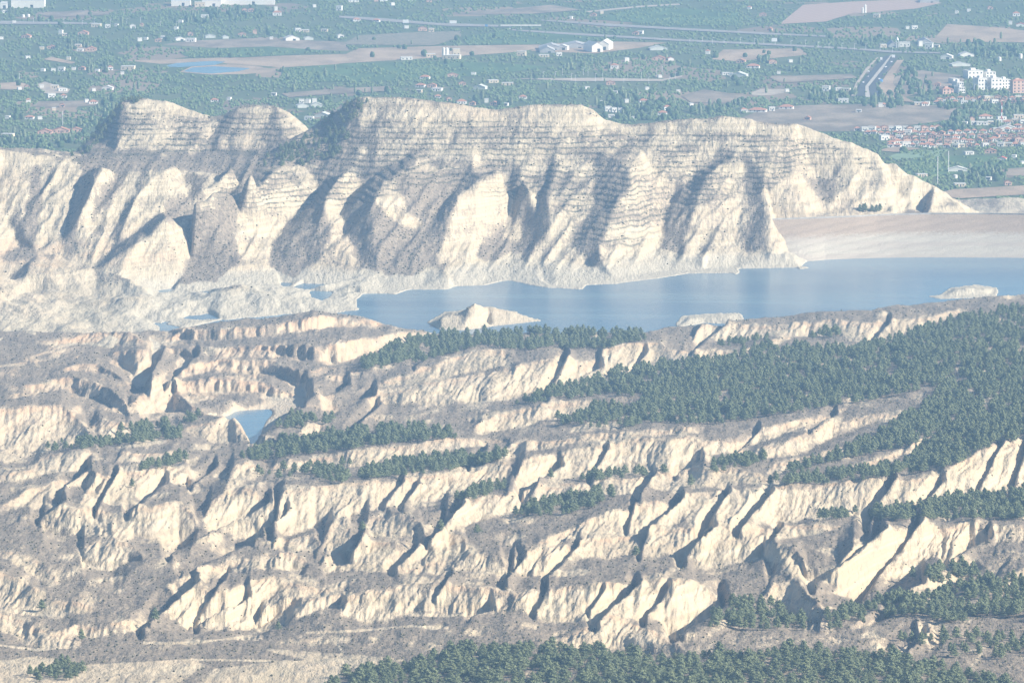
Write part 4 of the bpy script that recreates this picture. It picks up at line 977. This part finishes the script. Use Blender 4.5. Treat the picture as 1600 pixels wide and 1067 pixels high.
def building(px, py, wp, hp, sty, label, rot=None, deep=None):
    nm, wall, roof, rk, words, cat = STY[sty]
    X, Y, Z = at(px, py, PZ); mp = Y / FPX; w = max(4.0, wp * mp); h = max(2.6, hp * mp)
    rz = rot if rot is not None else random.uniform(-.22, .3)
    d = deep if deep else max(6.0, min(w, 16) * random.uniform(.65, 1.0))
    o = link(nm, None, None, (X, Y + d / 2, Z)); o.rotation_euler = (0, 0, rz); tag(o, label, cat)
    if rk == 'tank':
        V, F = [], []
        for j in range(14):
            a = j * 2 * math.pi / 14
            V += [(w / 2 * math.cos(a), w / 2 * math.sin(a), -.3), (w / 2 * math.cos(a), w / 2 * math.sin(a), h)]
        V.append((0, 0, h + .12 * w))
        for j in range(14): k = (j + 1) % 14; F += [(2 * j, 2 * k, 2 * k + 1, 2 * j + 1), (2 * j + 1, 2 * k + 1, 28)]
        link("tank_shell", mesh("tank_shell", V, F, M[wall]), o); return o
    rh = {'flat': 0, 'hip': min(2.4, .2 * d + .5), 'gable': min(4.0, .16 * d + .4)}[rk]
    wh = max(2.4, h - rh * .8)
    V, F = box_vf(-w / 2, w / 2, -d / 2, d / 2, -.6, wh)
    if rk == 'gable':                                     # gable triangles face the viewer
        V += [(0, -d / 2, wh + rh), (0, d / 2, wh + rh)]; F = F[:4] + [(4, 5, 8), (6, 7, 9)]
    link("wall", mesh("wall", V, F, M[wall]), o)
    e = .35
    if rk == 'flat':
        link("roof", join_boxes("roof", [(-w / 2 - .15, w / 2 + .15, -d / 2 - .15, d / 2 + .15, wh, wh + .35)], M[roof]), o)
    elif rk == 'hip':
        r = max(.1, w / 2 - d / 2); V = [(-w / 2 - e, -d / 2 - e, wh), (w / 2 + e, -d / 2 - e, wh), (w / 2 + e, d / 2 + e, wh), (-w / 2 - e, d / 2 + e, wh), (-r, 0, wh + rh), (r, 0, wh + rh)]
        link("roof", mesh("roof", V, [(0, 1, 5, 4), (1, 2, 5), (2, 3, 4, 5), (3, 0, 4), (3, 2, 1, 0)], M[roof]), o)
    else:
        z = wh - .05; V = [(-w / 2 - e, -d / 2 - e, z), (0, -d / 2 - e, z + rh + .2), (w / 2 + e, -d / 2 - e, z), (-w / 2 - e, d / 2 + e, z), (0, d / 2 + e, z + rh + .2), (w / 2 + e, d / 2 + e, z)]
        V += [(a, b, c + .22) for a, b, c in V]
        link("roof", mesh("roof", V, [(0, 1, 4, 3), (1, 2, 5, 4), (6, 9, 10, 7), (7, 10, 11, 8), (0, 6, 7, 1), (1, 7, 8, 2), (3, 4, 10, 9), (4, 5, 11, 10), (0, 3, 9, 6), (2, 8, 11, 5)], M[roof]), o)
    if sty in 'ab' and hp > 8:
        fl = max(2, int(wh / 3.1)); nw = max(3, int(w / 3.6)); wm = window_mesh(1.5, 1.6)
        for a in range(fl):
            for b in range(nw): link("window", wm, o, (-w / 2 + (b + .5) * w / nw, -d / 2, a * wh / fl + 1.0))
        link("parapet" if sty == 'a' else "chimney", join_boxes("parapet", [(-w * .2, w * .1, -d * .2, d * .2, wh + .3, wh + 2.6)], M[wall]), o)
    elif sty in 'wcrp' and wp >= 8:
        nw = max(2, int(w / 4)); wm = window_mesh(1.2, 1.3)
        for b in range(nw): link("window", wm, o, (-w / 2 + (b + .5) * w / nw, -d / 2, max(.9, wh * .45 - .4)))
        link("door", window_mesh(1.1, 2.2), o, (w * .02, -d / 2, 0))
    elif sty in 'sig' and wp >= 8:
        link("door", window_mesh(3.4, min(4.0, wh * .7)), o, (w * .12, -d / 2, 0))
    return o
BLD = [
 ("at the very top left corner", [(43,13,52,12,'i'),(5,14,11,8,'i'),(7,21,8,4,'w'),(36,28,4,4,'t'),(44,27,4,4,'t'),(22,37,6,3,'w')]),
 ("in the top left row", [(150,43,15,5,'c'),(168,44,8,5,'w'),(182,42,4,3,'w'),(207,45,9,6,'s'),(221,42,5,4,'p')]),
 ("among the far left orchards", [(95,54,6,6,'w'),(101,57,9,4,'c'),(130,55,16,5,'p'),(41,60,14,4,'p'),(2,62,5,3,'w'),(80,77,14,5,'p'),(65,78,7,4,'c')]),
 ("in the hamlet left of the ponds", [(122,74,10,4,'c'),(125,81,10,3,'w'),(142,80,16,5,'p'),(43,92,7,3,'w'),(107,94,6,4,'c'),(218,65,7,5,'w'),(228,63,5,3,'w'),(247,66,10,5,'p'),(255,61,8,4,'w')]),
 ("in the row below left of the ponds", [(67,112,6,3,'w'),(83,112,7,4,'w'),(96,112,10,6,'w'),(115,110,6,3,'w'),(128,110,10,5,'p'),(152,113,6,2,'w'),(172,110,8,7,'r'),(200,110,21,6,'c'),(191,117,4,3,'w')]),
 ("by the bare plots at the left edge", [(30,141,5,4,'w'),(42,139,8,4,'p'),(65,138,6,5,'w'),(85,139,12,5,'c'),(97,143,14,4,'w'),(80,153,12,6,'w'),(99,153,10,5,'r'),(168,141,17,5,'s'),(146,143,5,2,'w')]),
 ("beside the grey field left of the first hill", [(44,162,7,8,'r'),(145,163,14,6,'r'),(135,161,3,5,'w'),(97,168,8,4,'p'),(84,173,5,3,'c'),(12,186,7,3,'w'),(46,187,14,4,'r'),(62,187,7,3,'w')]),
 ("in the pink row above the left cliff", [(70,210,22,6,'p'),(95,208,26,6,'p'),(118,207,20,6,'p'),(12,214,18,3,'c')]),
 ("by the long white halls along the top", [(282,10,30,8,'i'),(312,12,16,8,'c'),(330,11,30,10,'i'),(385,8,88,10,'i'),(382,19,8,5,'p'),(392,19,9,5,'p'),(433,25,14,7,'r'),(431,20,5,9,'w'),(320,28,12,4,'w'),(282,36,7,3,'w'),(275,47,6,4,'w')]),
 ("along the brown field above the ponds", [(297,56,8,5,'p'),(281,64,16,4,'s'),(298,66,15,5,'w'),(328,60,16,4,'h'),(352,61,10,3,'h'),(378,57,12,5,'p'),(398,54,6,7,'p'),(424,62,5,3,'w'),(455,64,22,7,'s'),(482,63,14,3,'h'),(465,50,9,5,'w'),(476,51,14,3,'c'),(507,50,10,3,'c'),(532,60,10,6,'s'),(530,17,9,7,'w'),(491,12,5,4,'w')]),
 ("in the farmstead behind the left saddle", [(335,160,12,5,'r'),(358,157,6,2,'w'),(471,163,8,7,'w'),(481,162,7,6,'w'),(491,163,7,8,'w'),(472,169,18,3,'h'),(494,168,18,4,'h'),(483,188,14,5,'w'),(505,184,22,3,'h'),(428,150,8,2,'w')]),
 ("by the top edge above the motorway junction", [(552,4,16,3,'w'),(588,3,7,5,'p'),(599,3,12,5,'w'),(641,2,7,4,'w'),(670,4,8,4,'p'),(613,9,6,4,'w'),(557,34,12,4,'r')]),
 ("beside the olive rows and the road", [(635,45,7,4,'w'),(660,49,14,6,'p'),(674,51,8,6,'c'),(588,35,11,4,'r')]),
 ("at the foot of the silo plant", [(635,94,18,4,'w'),(673,90,14,5,'c'),(706,93,27,6,'c'),(713,91,11,14,'c')]),
 ("in the fields behind the highest summit", [(664,124,15,5,'r'),(707,121,17,5,'p'),(740,118,7,4,'w'),(657,137,15,5,'r'),(675,137,14,3,'p'),(683,143,16,4,'w'),(655,145,9,3,'c'),(722,134,11,4,'p'),(770,130,16,4,'c'),(793,134,18,4,'c'),(750,140,20,3,'h')]),
 ("peeping over the summit ridge left of centre", [(684,154,10,5,'r'),(701,158,8,4,'p'),(721,163,16,7,'r'),(738,165,10,5,'p'),(760,161,4,6,'w'),(772,165,12,5,'p'),(790,166,8,4,'w')]),
 ("in the warehouse yard on the tan field", [(927,82,18,14,'s'),(946,79,18,14,'s'),(900,76,46,7,'g'),(862,79,40,6,'g'),(855,83,24,6,'g'),(880,79,16,8,'s'),(815,88,14,7,'c'),(873,88,9,5,'w'),(850,90,16,3,'c')]),
 ("right of the warehouse yard", [(960,108,12,8,'r'),(979,97,7,6,'w'),(1028,79,27,5,'h'),(1030,95,20,5,'p'),(1048,95,9,4,'d'),(1031,122,6,4,'w'),(1001,54,8,5,'w'),(993,55,10,3,'p'),(940,22,5,4,'c'),(927,26,10,2,'p'),(892,30,5,3,'w')]),
 ("in the hamlet behind the ridge saddle", [(817,155,12,4,'r'),(961,147,8,4,'w'),(917,140,7,3,'w'),(1011,141,5,4,'w'),(954,133,14,3,'p'),(938,163,3,5,'w'),(950,175,10,8,'w'),(959,176,8,7,'w'),(969,177,6,7,'w'),(1005,161,13,6,'r'),(1042,173,11,8,'r'),(979,161,3,5,'w'),(1035,180,14,4,'r'),(955,184,10,3,'w'),(990,187,4,4,'w'),(1060,145,5,3,'w')]),
 ("around the tan field right of centre", [(1106,85,7,7,'r'),(1158,99,14,5,'p'),(1177,107,20,6,'r'),(1207,100,12,6,'p'),(1235,98,6,4,'w'),(1203,49,8,5,'p'),(1192,26,11,5,'p'),(1171,15,6,5,'r'),(1217,116,4,3,'w'),(1134,118,12,3,'w'),(1155,121,26,3,'h'),(1142,119,5,4,'w')]),
 ("in the farm row behind the ridge's right", [(1162,176,10,7,'r'),(1184,176,28,6,'r'),(1206,174,9,6,'w'),(1229,171,22,4,'r'),(1080,166,5,3,'w'),(1291,143,12,8,'w'),(1310,142,10,4,'w'),(1322,143,14,4,'c'),(1318,161,16,6,'w'),(1230,144,4,4,'w')]),
 ("beside the motorway bend", [(1376,168,6,6,'w'),(1381,167,9,5,'r'),(1342,176,9,4,'w'),(1262,188,10,3,'p'),(1438,165,18,4,'c'),(1445,166,12,3,'r')]),
 ("in the service area above the motorway", [(1414,74,17,7,'w'),(1395,75,14,5,'g'),(1380,75,10,5,'c'),(1438,73,6,8,'w'),(1452,77,12,9,'w'),(1446,70,20,3,'g'),(1429,46,9,5,'w'),(1418,46,4,4,'w'),(1464,75,8,4,'c')]),
 ("at the top right beside the quarried bank", [(1588,26,11,7,'r'),(1579,39,5,5,'w'),(1595,42,14,4,'d'),(1547,15,8,4,'p'),(1514,19,6,4,'w'),(1495,22,4,4,'w'),(1452,5,30,6,'g'),(1370,28,10,5,'c'),(1480,93,18,7,'s'),(1510,89,22,4,'s'),(1562,96,5,6,'t'),(1595,92,5,7,'t'),(1500,104,30,4,'h')]),
]
CLUST = [
 ("of the estate above the village", [(1521,123,25,12,'a'),(1497,139,11,10,'a'),(1491,132,10,8,'a'),(1532,141,15,18,'a'),(1554,141,18,18,'a'),(1479,148,18,11,'b'),(1500,146,10,9,'a'),(1590,146,20,22,'b'),(1569,139,14,14,'a'),(1545,122,16,9,'a'),(1465,136,10,6,'p')]),
]
def row(x0, x1, y0, y1, n, sty, wp, hp, seed):
    r = random.Random(seed); out = []
    for i in range(n):
        u = (i + .5) / n; out.append((x0 + (x1 - x0) * u + r.uniform(-2, 2), y0 + (y1 - y0) * u + r.uniform(-1, 1), wp * r.uniform(.75, 1.25), hp * r.uniform(.8, 1.25), r.choice(sty)))
    return out
ROWS = [
 ("in the street just below the apartment blocks", row(1465, 1605, 158, 156, 14, "rrwpwc", 9, 6, 1)),
 ("in the second street below the apartment blocks", row(1440, 1605, 163, 161, 11, "rwwp", 9, 5, 2)),
 ("in the village's top row behind the dam", row(1335, 1470, 205, 203, 13, "rwpw", 10, 6, 3)),
 ("in the village's second row behind the dam", row(1352, 1475, 211, 212, 12, "rprrw", 11, 6, 4)),
 ("in the village's third row behind the dam", row(1375, 1600, 219, 214, 18, "rprpw", 12, 6, 5)),
 ("in the village's fourth row behind the dam", row(1385, 1600, 226, 221, 17, "rprpr", 12, 7, 6)),
 ("in the village's front row behind the dam", row(1450, 1605, 232, 229, 13, "rpwc", 10, 6, 7)),
 ("in the village's crowded back lane", row(1480, 1605, 209, 207, 10, "rpwr", 11, 6, 8)),
 ("in the lane above the pale pitch", row(1385, 1470, 231, 230, 7, "rprw", 11, 6, 9)),
 ("beside the park above the village", row(1500, 1605, 196, 192, 8, "rwc", 10, 5, 10)),
 ("below the tree-lined park at the right edge", [(1540,186,22,6,'r'),(1565,188,14,5,'w'),(1592,186,16,6,'c'),(1535,196,18,4,'w'),(1575,205,28,6,'s'),(1556,207,10,6,'c'),(1519,190,7,7,'p'),(1590,200,12,5,'r')]),
 ("on the green fields right of the ridge end", [(1497,269,30,4,'s'),(1575,290,11,7,'p'),(1566,252,13,6,'d'),(1585,249,6,6,'w'),(1548,240,18,4,'p'),(1493,279,4,5,'t'),(1514,242,14,4,'w'),(1598,258,6,5,'w'),(1440,277,16,3,'c'),(1545,282,8,3,'w'),(1500,292,18,2,'c')]),
]
ORD = ["leftmost", "second from the left", "third from the left", "fourth from the left", "fifth from the left", "sixth from the left", "seventh from the left", "eighth from the left", "ninth from the left", "tenth from the left", "eleventh from the left", "twelfth from the left", "13th from the left", "14th from the left", "15th from the left"]
nb = 0; BPOS = []
for ph, lst in BLD + CLUST + ROWS:
    cnt = {}
    for b in lst: cnt.setdefault(b[4], []).append(b)
    for s_, bs in cnt.items():
        bs.sort(key=lambda b: b[0]); words = STY[s_][4]
        for i, b in enumerate(bs):
            if len(bs) == 1: lab = words + " " + ph
            elif i == len(bs) - 1: lab = words + " " + ph + ", last on the right"
            else: lab = words + " " + ph + ", " + ORD[i]
            big = s_ in 'ig'
            building(*b[:4], s_, lab, rot=(0.02 if big else (0.30 if s_ in 'ab' else None)), deep=(40 if big else (16 if s_ == 'a' else (36 if (s_ == 's' and b[3] > 12) else None)))); nb += 1; BPOS.append((b[0], b[1], b[2]))
print("buildings", nb)

# ---- silo plant, chapel-like tower, signs, bridge
def cyl(name, r, z0, z1, mat, parent, x=0, y=0, n=12, cone=0.0):
    V, F = [], []
    for j in range(n):
        a = j * 2 * math.pi / n; c, s = math.cos(a), math.sin(a)
        V += [(x + r * c, y + r * s, z0), (x + r * c, y + r * s, z1)]
    V.append((x, y, z1 + cone))
    for j in range(n): k = (j + 1) % n; F += [(2 * j, 2 * k, 2 * k + 1, 2 * j + 1), (2 * j + 1, 2 * k + 1, 2 * n)]
    return link(name, mesh(name, V, F, mat), parent)
X, Y, Z = at(697, 92, PZ); silo = link("silo_tower", None, None, (X, Y, Z)); tag(silo, "white grain silo tower rising over the cream plant", "silo")
for dx in (-2.6, 1.0): cyl("silo", 1.9, -.5, 11.5, M['white'], silo, dx, 0, 12, 1.2)
link("elevator_shaft", join_boxes("elevator_shaft", [(2.9, 4.1, -.7, .7, -.5, 13.5)], M['grey']), silo)
X, Y, Z = at(1350, 21, PZ); silo = link("field_silo", None, None, (X, Y, Z)); tag(silo, "thin white twin silos standing in the pink striped field", "silo")
for dx in (-1.6, 1.6): cyl("silo", 1.3, -.5, 8.0 + dx, M['white'], silo, dx, 0, 10, 1.0)
X, Y, Z = at(1402, 75, PZ); tw = link("sign_tower", None, None, (X, Y, Z)); tag(tw, "tall slender pointed tower beside the white service building", "tower")
link("shaft", join_boxes("shaft", [(-1.6, -.9, -.5, .5, -.5, 9), (.9, 1.6, -.5, .5, -.5, 9), (-1.6, 1.6, -.5, .5, 5.2, 5.9)], M['paint']), tw)
cyl("spire", 1.9, 9, 9.3, M['paint'], tw, 0, 0, 4, 3.5)
def sign(px, py, w, h, leg, label, mat='paint'):
    X, Y, Z = at(px, py, PZ); o = link("billboard", None, None, (X, Y, Z)); tag(o, label, "billboard")
    link("panel", join_boxes("panel", [(-w / 2, w / 2, -.15, .15, leg, leg + h)], M[mat]), o)
    for s in (-.4, .4): link("post", join_boxes("post", [(s * w - .18, s * w + .18, .16, .5, -.5, leg + h)], M['grey']), o)
sign(708, 42, 8.5, 3.2, 4.0, "white billboard on two legs over the junction road"); sign(634, 39, 7.0, 4.0, 2.0, "white billboard above the left end of the olive rows")
sign(1210, 67, 6.5, 4.0, 1.2, "white billboard beside the road right of centre"); sign(760, 44, 3.2, 2.6, 1.5, "small blue road sign by the flyover", 'blue')
sign(1396, 93, 3.6, 3.0, 2.0, "pale road sign over the right motorway carriageway", 'paint'); sign(1377, 96, 2.6, 2.8, 1.5, "pale road sign over the left motorway carriageway", 'paint')
X, Y, Z = at(814, 46, PZ); br = link("flyover_bridge", None, None, (X, Y, Z)); tag(br, "low concrete flyover crossing the far road", "bridge")
link("deck", join_boxes("deck", [(-24, 24, -4, 4, 3.6, 4.6)], M_CONC), br)
link("parapet", join_boxes("parapet", [(-24, 24, -4.25, -4.002, 4.0, 5.6)], M['white']), br)
for dx in (-13, 0, 13): link("pier", join_boxes("pier", [(dx - .7, dx + .7, -2.5, 2.5, -.5, 3.597)], M['white']), br)

# ---- poles and masts
def pole(px, py, hgt, r, label, cat="pole", mat='paint', arm=True, name="lamp_post"):
    X, Y, Z = at(px, py, PZ); o = link(name, None, None, (X, Y, Z)); tag(o, label, cat)
    cyl("post", r, -.5, hgt, M[mat], o, 0, 0, 6)
    if arm: link("arm", join_boxes("arm", [(-.1, 2.0, -.1, .1, hgt - .3, hgt)], M[mat]), o)
pole(1465, 290, 26, .30, "tall thin mast left of the pair on the green field behind the dam", "mast", 'paint', False, "mast")
pole(1482, 272, 21, .30, "tall thin mast right of the pair on the green field behind the dam", "mast", 'paint', False, "mast")
X, Y, Z = at(1565, 192, PZ); mo = link("radio_mast", None, None, (X, Y, Z)); tag(mo, "red and white mast between the village and the apartments", "mast")
for j in range(6): cyl("mast_section", .55, -.5 + j * 3.4 if j == 0 else j * 3.4, (j + 1) * 3.4, M['red' if j % 2 else 'paint'], mo, 0, 0, 6)
pole(98, 200, 17, .22, "tall thin mast in the orchards left of the first hill", "mast", 'paint', False, "mast"); pole(30, 128, 9, .2, "thin pole on the bare plot at the left edge", "pole", 'paint', False, "utility_pole")
rl = random.Random(3)
for i in range(22):
    x = 850 + i * 10.2 + rl.uniform(-3, 3); y = 123 + 8 * math.sin(i * 1.7) + rl.uniform(-2, 2)
    pole(x, y, rl.uniform(6.5, 9), .13, "thin pale pole in the green fields above the ridge saddle", "pole", 'paint', i % 2 == 0); COL.objects[-1]
for i in range(18):
    x = 1075 + i * 20 + rl.uniform(-4, 4); y = 66 + i * 1.0 + rl.uniform(-3, 3)
    pole(x, y, rl.uniform(6, 8), .13, "thin pale lamp post along the far road right of centre", "lamp post")
for i in range(14):
    x = 1490 + i * 8 + rl.uniform(-3, 3); y = 135 + 22 * rl.random()
    pole(x, y, rl.uniform(6, 8.5), .14, "thin pale lamp post among the apartment blocks", "lamp post")
for i in range(10): pole(55 + i * 24 + rl.uniform(-5, 5), 36 + 5 * rl.random(), rl.uniform(5, 7), .13, "thin pale lamp post along the top left road", "lamp post")
GRP = {"thin pale pole in the green fields above the ridge saddle": "poles above the saddle", "thin pale lamp post along the far road right of centre": "lamp posts along the far road", "thin pale lamp post among the apartment blocks": "lamp posts of the estate", "thin pale lamp post along the top left road": "lamp posts at top left"}
byl = {}
for o in list(COL.objects):
    if o.get("label") in GRP: byl.setdefault(o["label"], []).append(o)
for l_, os_ in byl.items():
    os_.sort(key=lambda o: o.location.x / o.location.y)
    for i, o in enumerate(os_): o["group"] = GRP[l_]; o["label"] = l_ + ", " + (ORD[i] if i < 12 else "%dth from the left" % (i + 1))

# ---- cars on the motorway
CARS = {}
def car(px, py, mat, label, truck=False):
    if (mat, truck) not in CARS:
        L, W, Hh = (9.0, 2.5, 3.3) if truck else (4.3, 1.8, 1.45)
        V = [(-W/2,-L/2,.35),(W/2,-L/2,.35),(W/2,L/2,.35),(-W/2,L/2,.35),(-W/2,-L/2,.8),(W/2,-L/2,.8),(W/2,L/2,.75),(-W/2,L/2,.75),(-W*.42,-L*.38,Hh),(W*.42,-L*.38,Hh),(W*.42,L*.12,Hh),(-W*.42,L*.12,Hh),(-W/2,L*.28,.82),(W/2,L*.28,.82),(-W/2,-L*.47,.82),(W/2,-L*.47,.82)]
        F = [(0,1,5,4),(1,2,6,5),(2,3,7,6),(3,0,4,7),(4,5,6,7),(14,15,9,8),(15,13,10,9),(13,12,11,10),(12,14,8,11),(8,9,10,11)]
        body = mesh("car_body", V, F, M[mat]); WV, WF = [], []
        for sx in (-W/2, W/2):
            for sy in (-L*.3, L*.3):
                b = len(WV)
                for j in range(8): WV += [(sx-.1, sy+.33*math.cos(j*.785), .33+.33*math.sin(j*.785)), (sx+.1, sy+.33*math.cos(j*.785), .33+.33*math.sin(j*.785))]
                for j in range(8): k=(j+1)%8; WF.append((b+2*j,b+2*k,b+2*k+1,b+2*j+1))
                WF += [tuple(b+2*j for j in range(8)), tuple(b+2*j+1 for j in range(8))]
        CARS[(mat, truck)] = (body, mesh("wheels", WV, WF, M_ASPH))
    X, Y, Z = at(px, py, PZ + 0.95); o = link("truck" if truck else "car", None, None, (X, Y, Z)); o.rotation_euler = (0, 0, -.18); tag(o, label, "truck" if truck else "car")
    link("body", CARS[(mat, truck)][0], o); link("wheels", CARS[(mat, truck)][1], o)
for (x, y, m_, l_, t_) in [(1374,124.5,'paint',"white car on the right motorway carriageway, farther of the pair in the bend",False),(1377,128.5,'blue',"blue lorry on the right motorway carriageway in the bend",True),(1357,113,'paint',"white car on the left motorway carriageway, upper one",False),(1356,121,'grey',"grey car on the left motorway carriageway, middle one",False),(1349,130,'paint',"white car on the left motorway carriageway, lower one",False),(1374,97,'grey',"grey car far up the left motorway carriageway",False),(1384,106,'paint',"white car halfway up the right motorway carriageway",False),(1393,98,'paint',"white car far up the right motorway carriageway",False),(1373,145,'blue',"blue car at the near end of the right motorway carriageway",False),(1378,149,'paint',"white car at the near end of the right motorway carriageway",False)]:
    car(x, y, m_, l_, t_)

# ---- orchards and trees of the plain
N = 60000
ox = rr.uniform(-40, 1640, N); oy = rr.uniform(-8, 330, N)
ok = np.ones(N, bool)
for P in fxy: ok &= ~in_poly(ox, oy, P) & ~in_poly(ox, oy - 3.0, P)
for (bx, by, bw) in BPOS: ok &= ~((np.abs(ox - bx) < bw / 2 + 2) & (oy > by - 5) & (oy < by + 1.2))
crest_py = np.interp(ox, PXC, run[:, -1]); ok &= oy < crest_py + 12
ox, oy = ox[ok], oy[ok]
den = pnoise(ox / 70, oy / 14, 95); k = rr.random(len(ox)) < np.clip(0.55 + den, 0.1, 1); ox, oy = ox[k], oy[k]
Yw = (CAM_H - PZ) / tanp(oy); Yw = np.round(Yw / 7) * 7; Xw = wx(ox, oy, Yw); Xw = np.round((Xw - .3 * Yw) / 5) * 5 + .3 * Yw + rr.normal(0, .3, len(ox))
P3 = np.stack([Xw, Yw, np.full(len(Xw), PZ)], -1)
print("orchard trees", len(P3))
scatter("orchard_trees", P3, rr.uniform(.7, 1.15, len(P3)), rr.uniform(0, 6.28, len(P3)), rr.integers(0, 2, len(P3)), "rows of green citrus and almond trees over the plain", None, [(1, 2.0, .8, M_ORCH, .6), (1, 1.8, .85, M_ORCH, .7)])
TR = [([(250,45),(330,12),(400,14),(420,28),(300,42)], 30),([(85,80),(110,55),(160,65),(130,85)], 60),([(130,115),(170,100),(175,112),(140,122)], 60),([(10,190),(30,172),(45,190)], 50),([(100,210),(150,170),(180,150),(175,190),(130,215)], 60),([(480,165),(560,140),(640,140),(560,152)], 90),
 ([(930,165),(960,140),(1010,150),(1060,165),(1060,188),(980,192),(940,185)], 40),([(1260,150),(1290,138),(1340,146),(1330,162),(1270,162)], 30),([(1340,165),(1350,145),(1400,150),(1420,165),(1380,172)], 24),([(1395,150),(1420,110),(1450,125),(1460,150),(1430,156)], 26),([(1465,168),(1500,152),(1600,156),(1600,178),(1560,172),(1480,172)], 22),
 ([(1480,198),(1500,172),(1540,165),(1530,195),(1500,212)], 20),([(1440,210),(1480,195),(1540,205),(1500,215)], 40),([(1530,205),(1560,195),(1600,198),(1600,205),(1560,212)], 40),([(1490,80),(1520,65),(1560,72),(1600,78),(1600,92),(1540,92)], 26),([(1330,66),(1380,55),(1400,70),(1340,76)], 40),
 ([(1500,285),(1520,262),(1570,260),(1580,280),(1530,290)], 34),([(1180,100),(1186,80),(1210,85),(1200,100)], 40),([(60,225),(120,212),(130,230),(60,235)], 40),([(1420,280),(1440,262),(1450,285)], 60),([(1400,240),(1430,236),(1430,246)], 60),([(1560,185),(1600,175),(1640,180),(1640,198)], 50),
 ([(440,60),(400,55),(410,48),(440,50)], 60),([(720,165),(760,150),(800,160),(800,168)], 60),([(880,110),(900,95),(960,100),(950,112)], 90),([(1066,178),(1100,165),(1170,158),(1170,166),(1100,182)], 30),([(0,215),(40,205),(60,228),(0,232)], 60),([(0,20),(200,22),(250,40),(100,45)], 260),([(0,60),(1600,60),(1600,150),(0,150)], 900)]
PONDS = [p for k_, p in FIELDS if k_ in ('pond', 'lane', 'median', 'road')]
pts, sc, ro, va = [], [], [], []
for i, (P, d) in enumerate(TR):
    X, Y = poly_points(P, 1.0 / d, 700 + i)
    for x, y in zip(X, Y):
        if any(in_poly(np.array([x, x]), np.array([y, y - 5]), P2).any() for P2 in PONDS): continue
        if any(abs(x - bx) < bw / 2 + 1 and by - 4 < y < by + 4 for bx, by, bw in BPOS): continue
        Yw = (CAM_H - PZ) / float(tanp(y)); pts.append((float(wx(x, y, Yw)), Yw, PZ)); sc.append(rr.uniform(.6, 1.3)); ro.append(rr.uniform(0, 6.28)); va.append(rr.integers(0, 3))
print("plain trees", len(pts))
scatter("garden_trees", pts, sc, ro, va, "dark trees in gardens and hedges of the plain", None, [(2, 3.0, 1.0, M_BROAD, .9), (2, 2.4, 1.3, M_BROAD, .9), (2, 1.5, 2.8, M_PINE, .6)])
# ================================================================== HAZE
def haze_box():
    x0, x1, y0, y1, z0, z1 = -3600, 3600, -60, 14500, -45, 575
    v = [(x, y, z) for z in (z0, z1) for x, y in ((x0, y0), (x1, y0), (x1, y1), (x0, y1))]
    f = [(3, 2, 1, 0), (4, 5, 6, 7), (0, 1, 5, 4), (1, 2, 6, 5), (2, 3, 7, 6), (3, 0, 4, 7)]
    m = bpy.data.materials.new("haze"); m.use_nodes = True; t = m.node_tree; t.nodes.clear()
    o = t.nodes.new("ShaderNodeOutputMaterial"); pv = t.nodes.new("ShaderNodeVolumePrincipled")
    pv.inputs["Color"].default_value = (0.36, 0.63, 1.0, 1); pv.inputs["Density"].default_value = 6.5e-5
    pv.inputs["Anisotropy"].default_value = 0.0
    t.links.new(pv.outputs[0], o.inputs["Volume"])
    ob = link("haze", mesh("haze", v, f, m)); tag(ob, "pale blue haze in the air", None, None, "stuff")
haze_box()
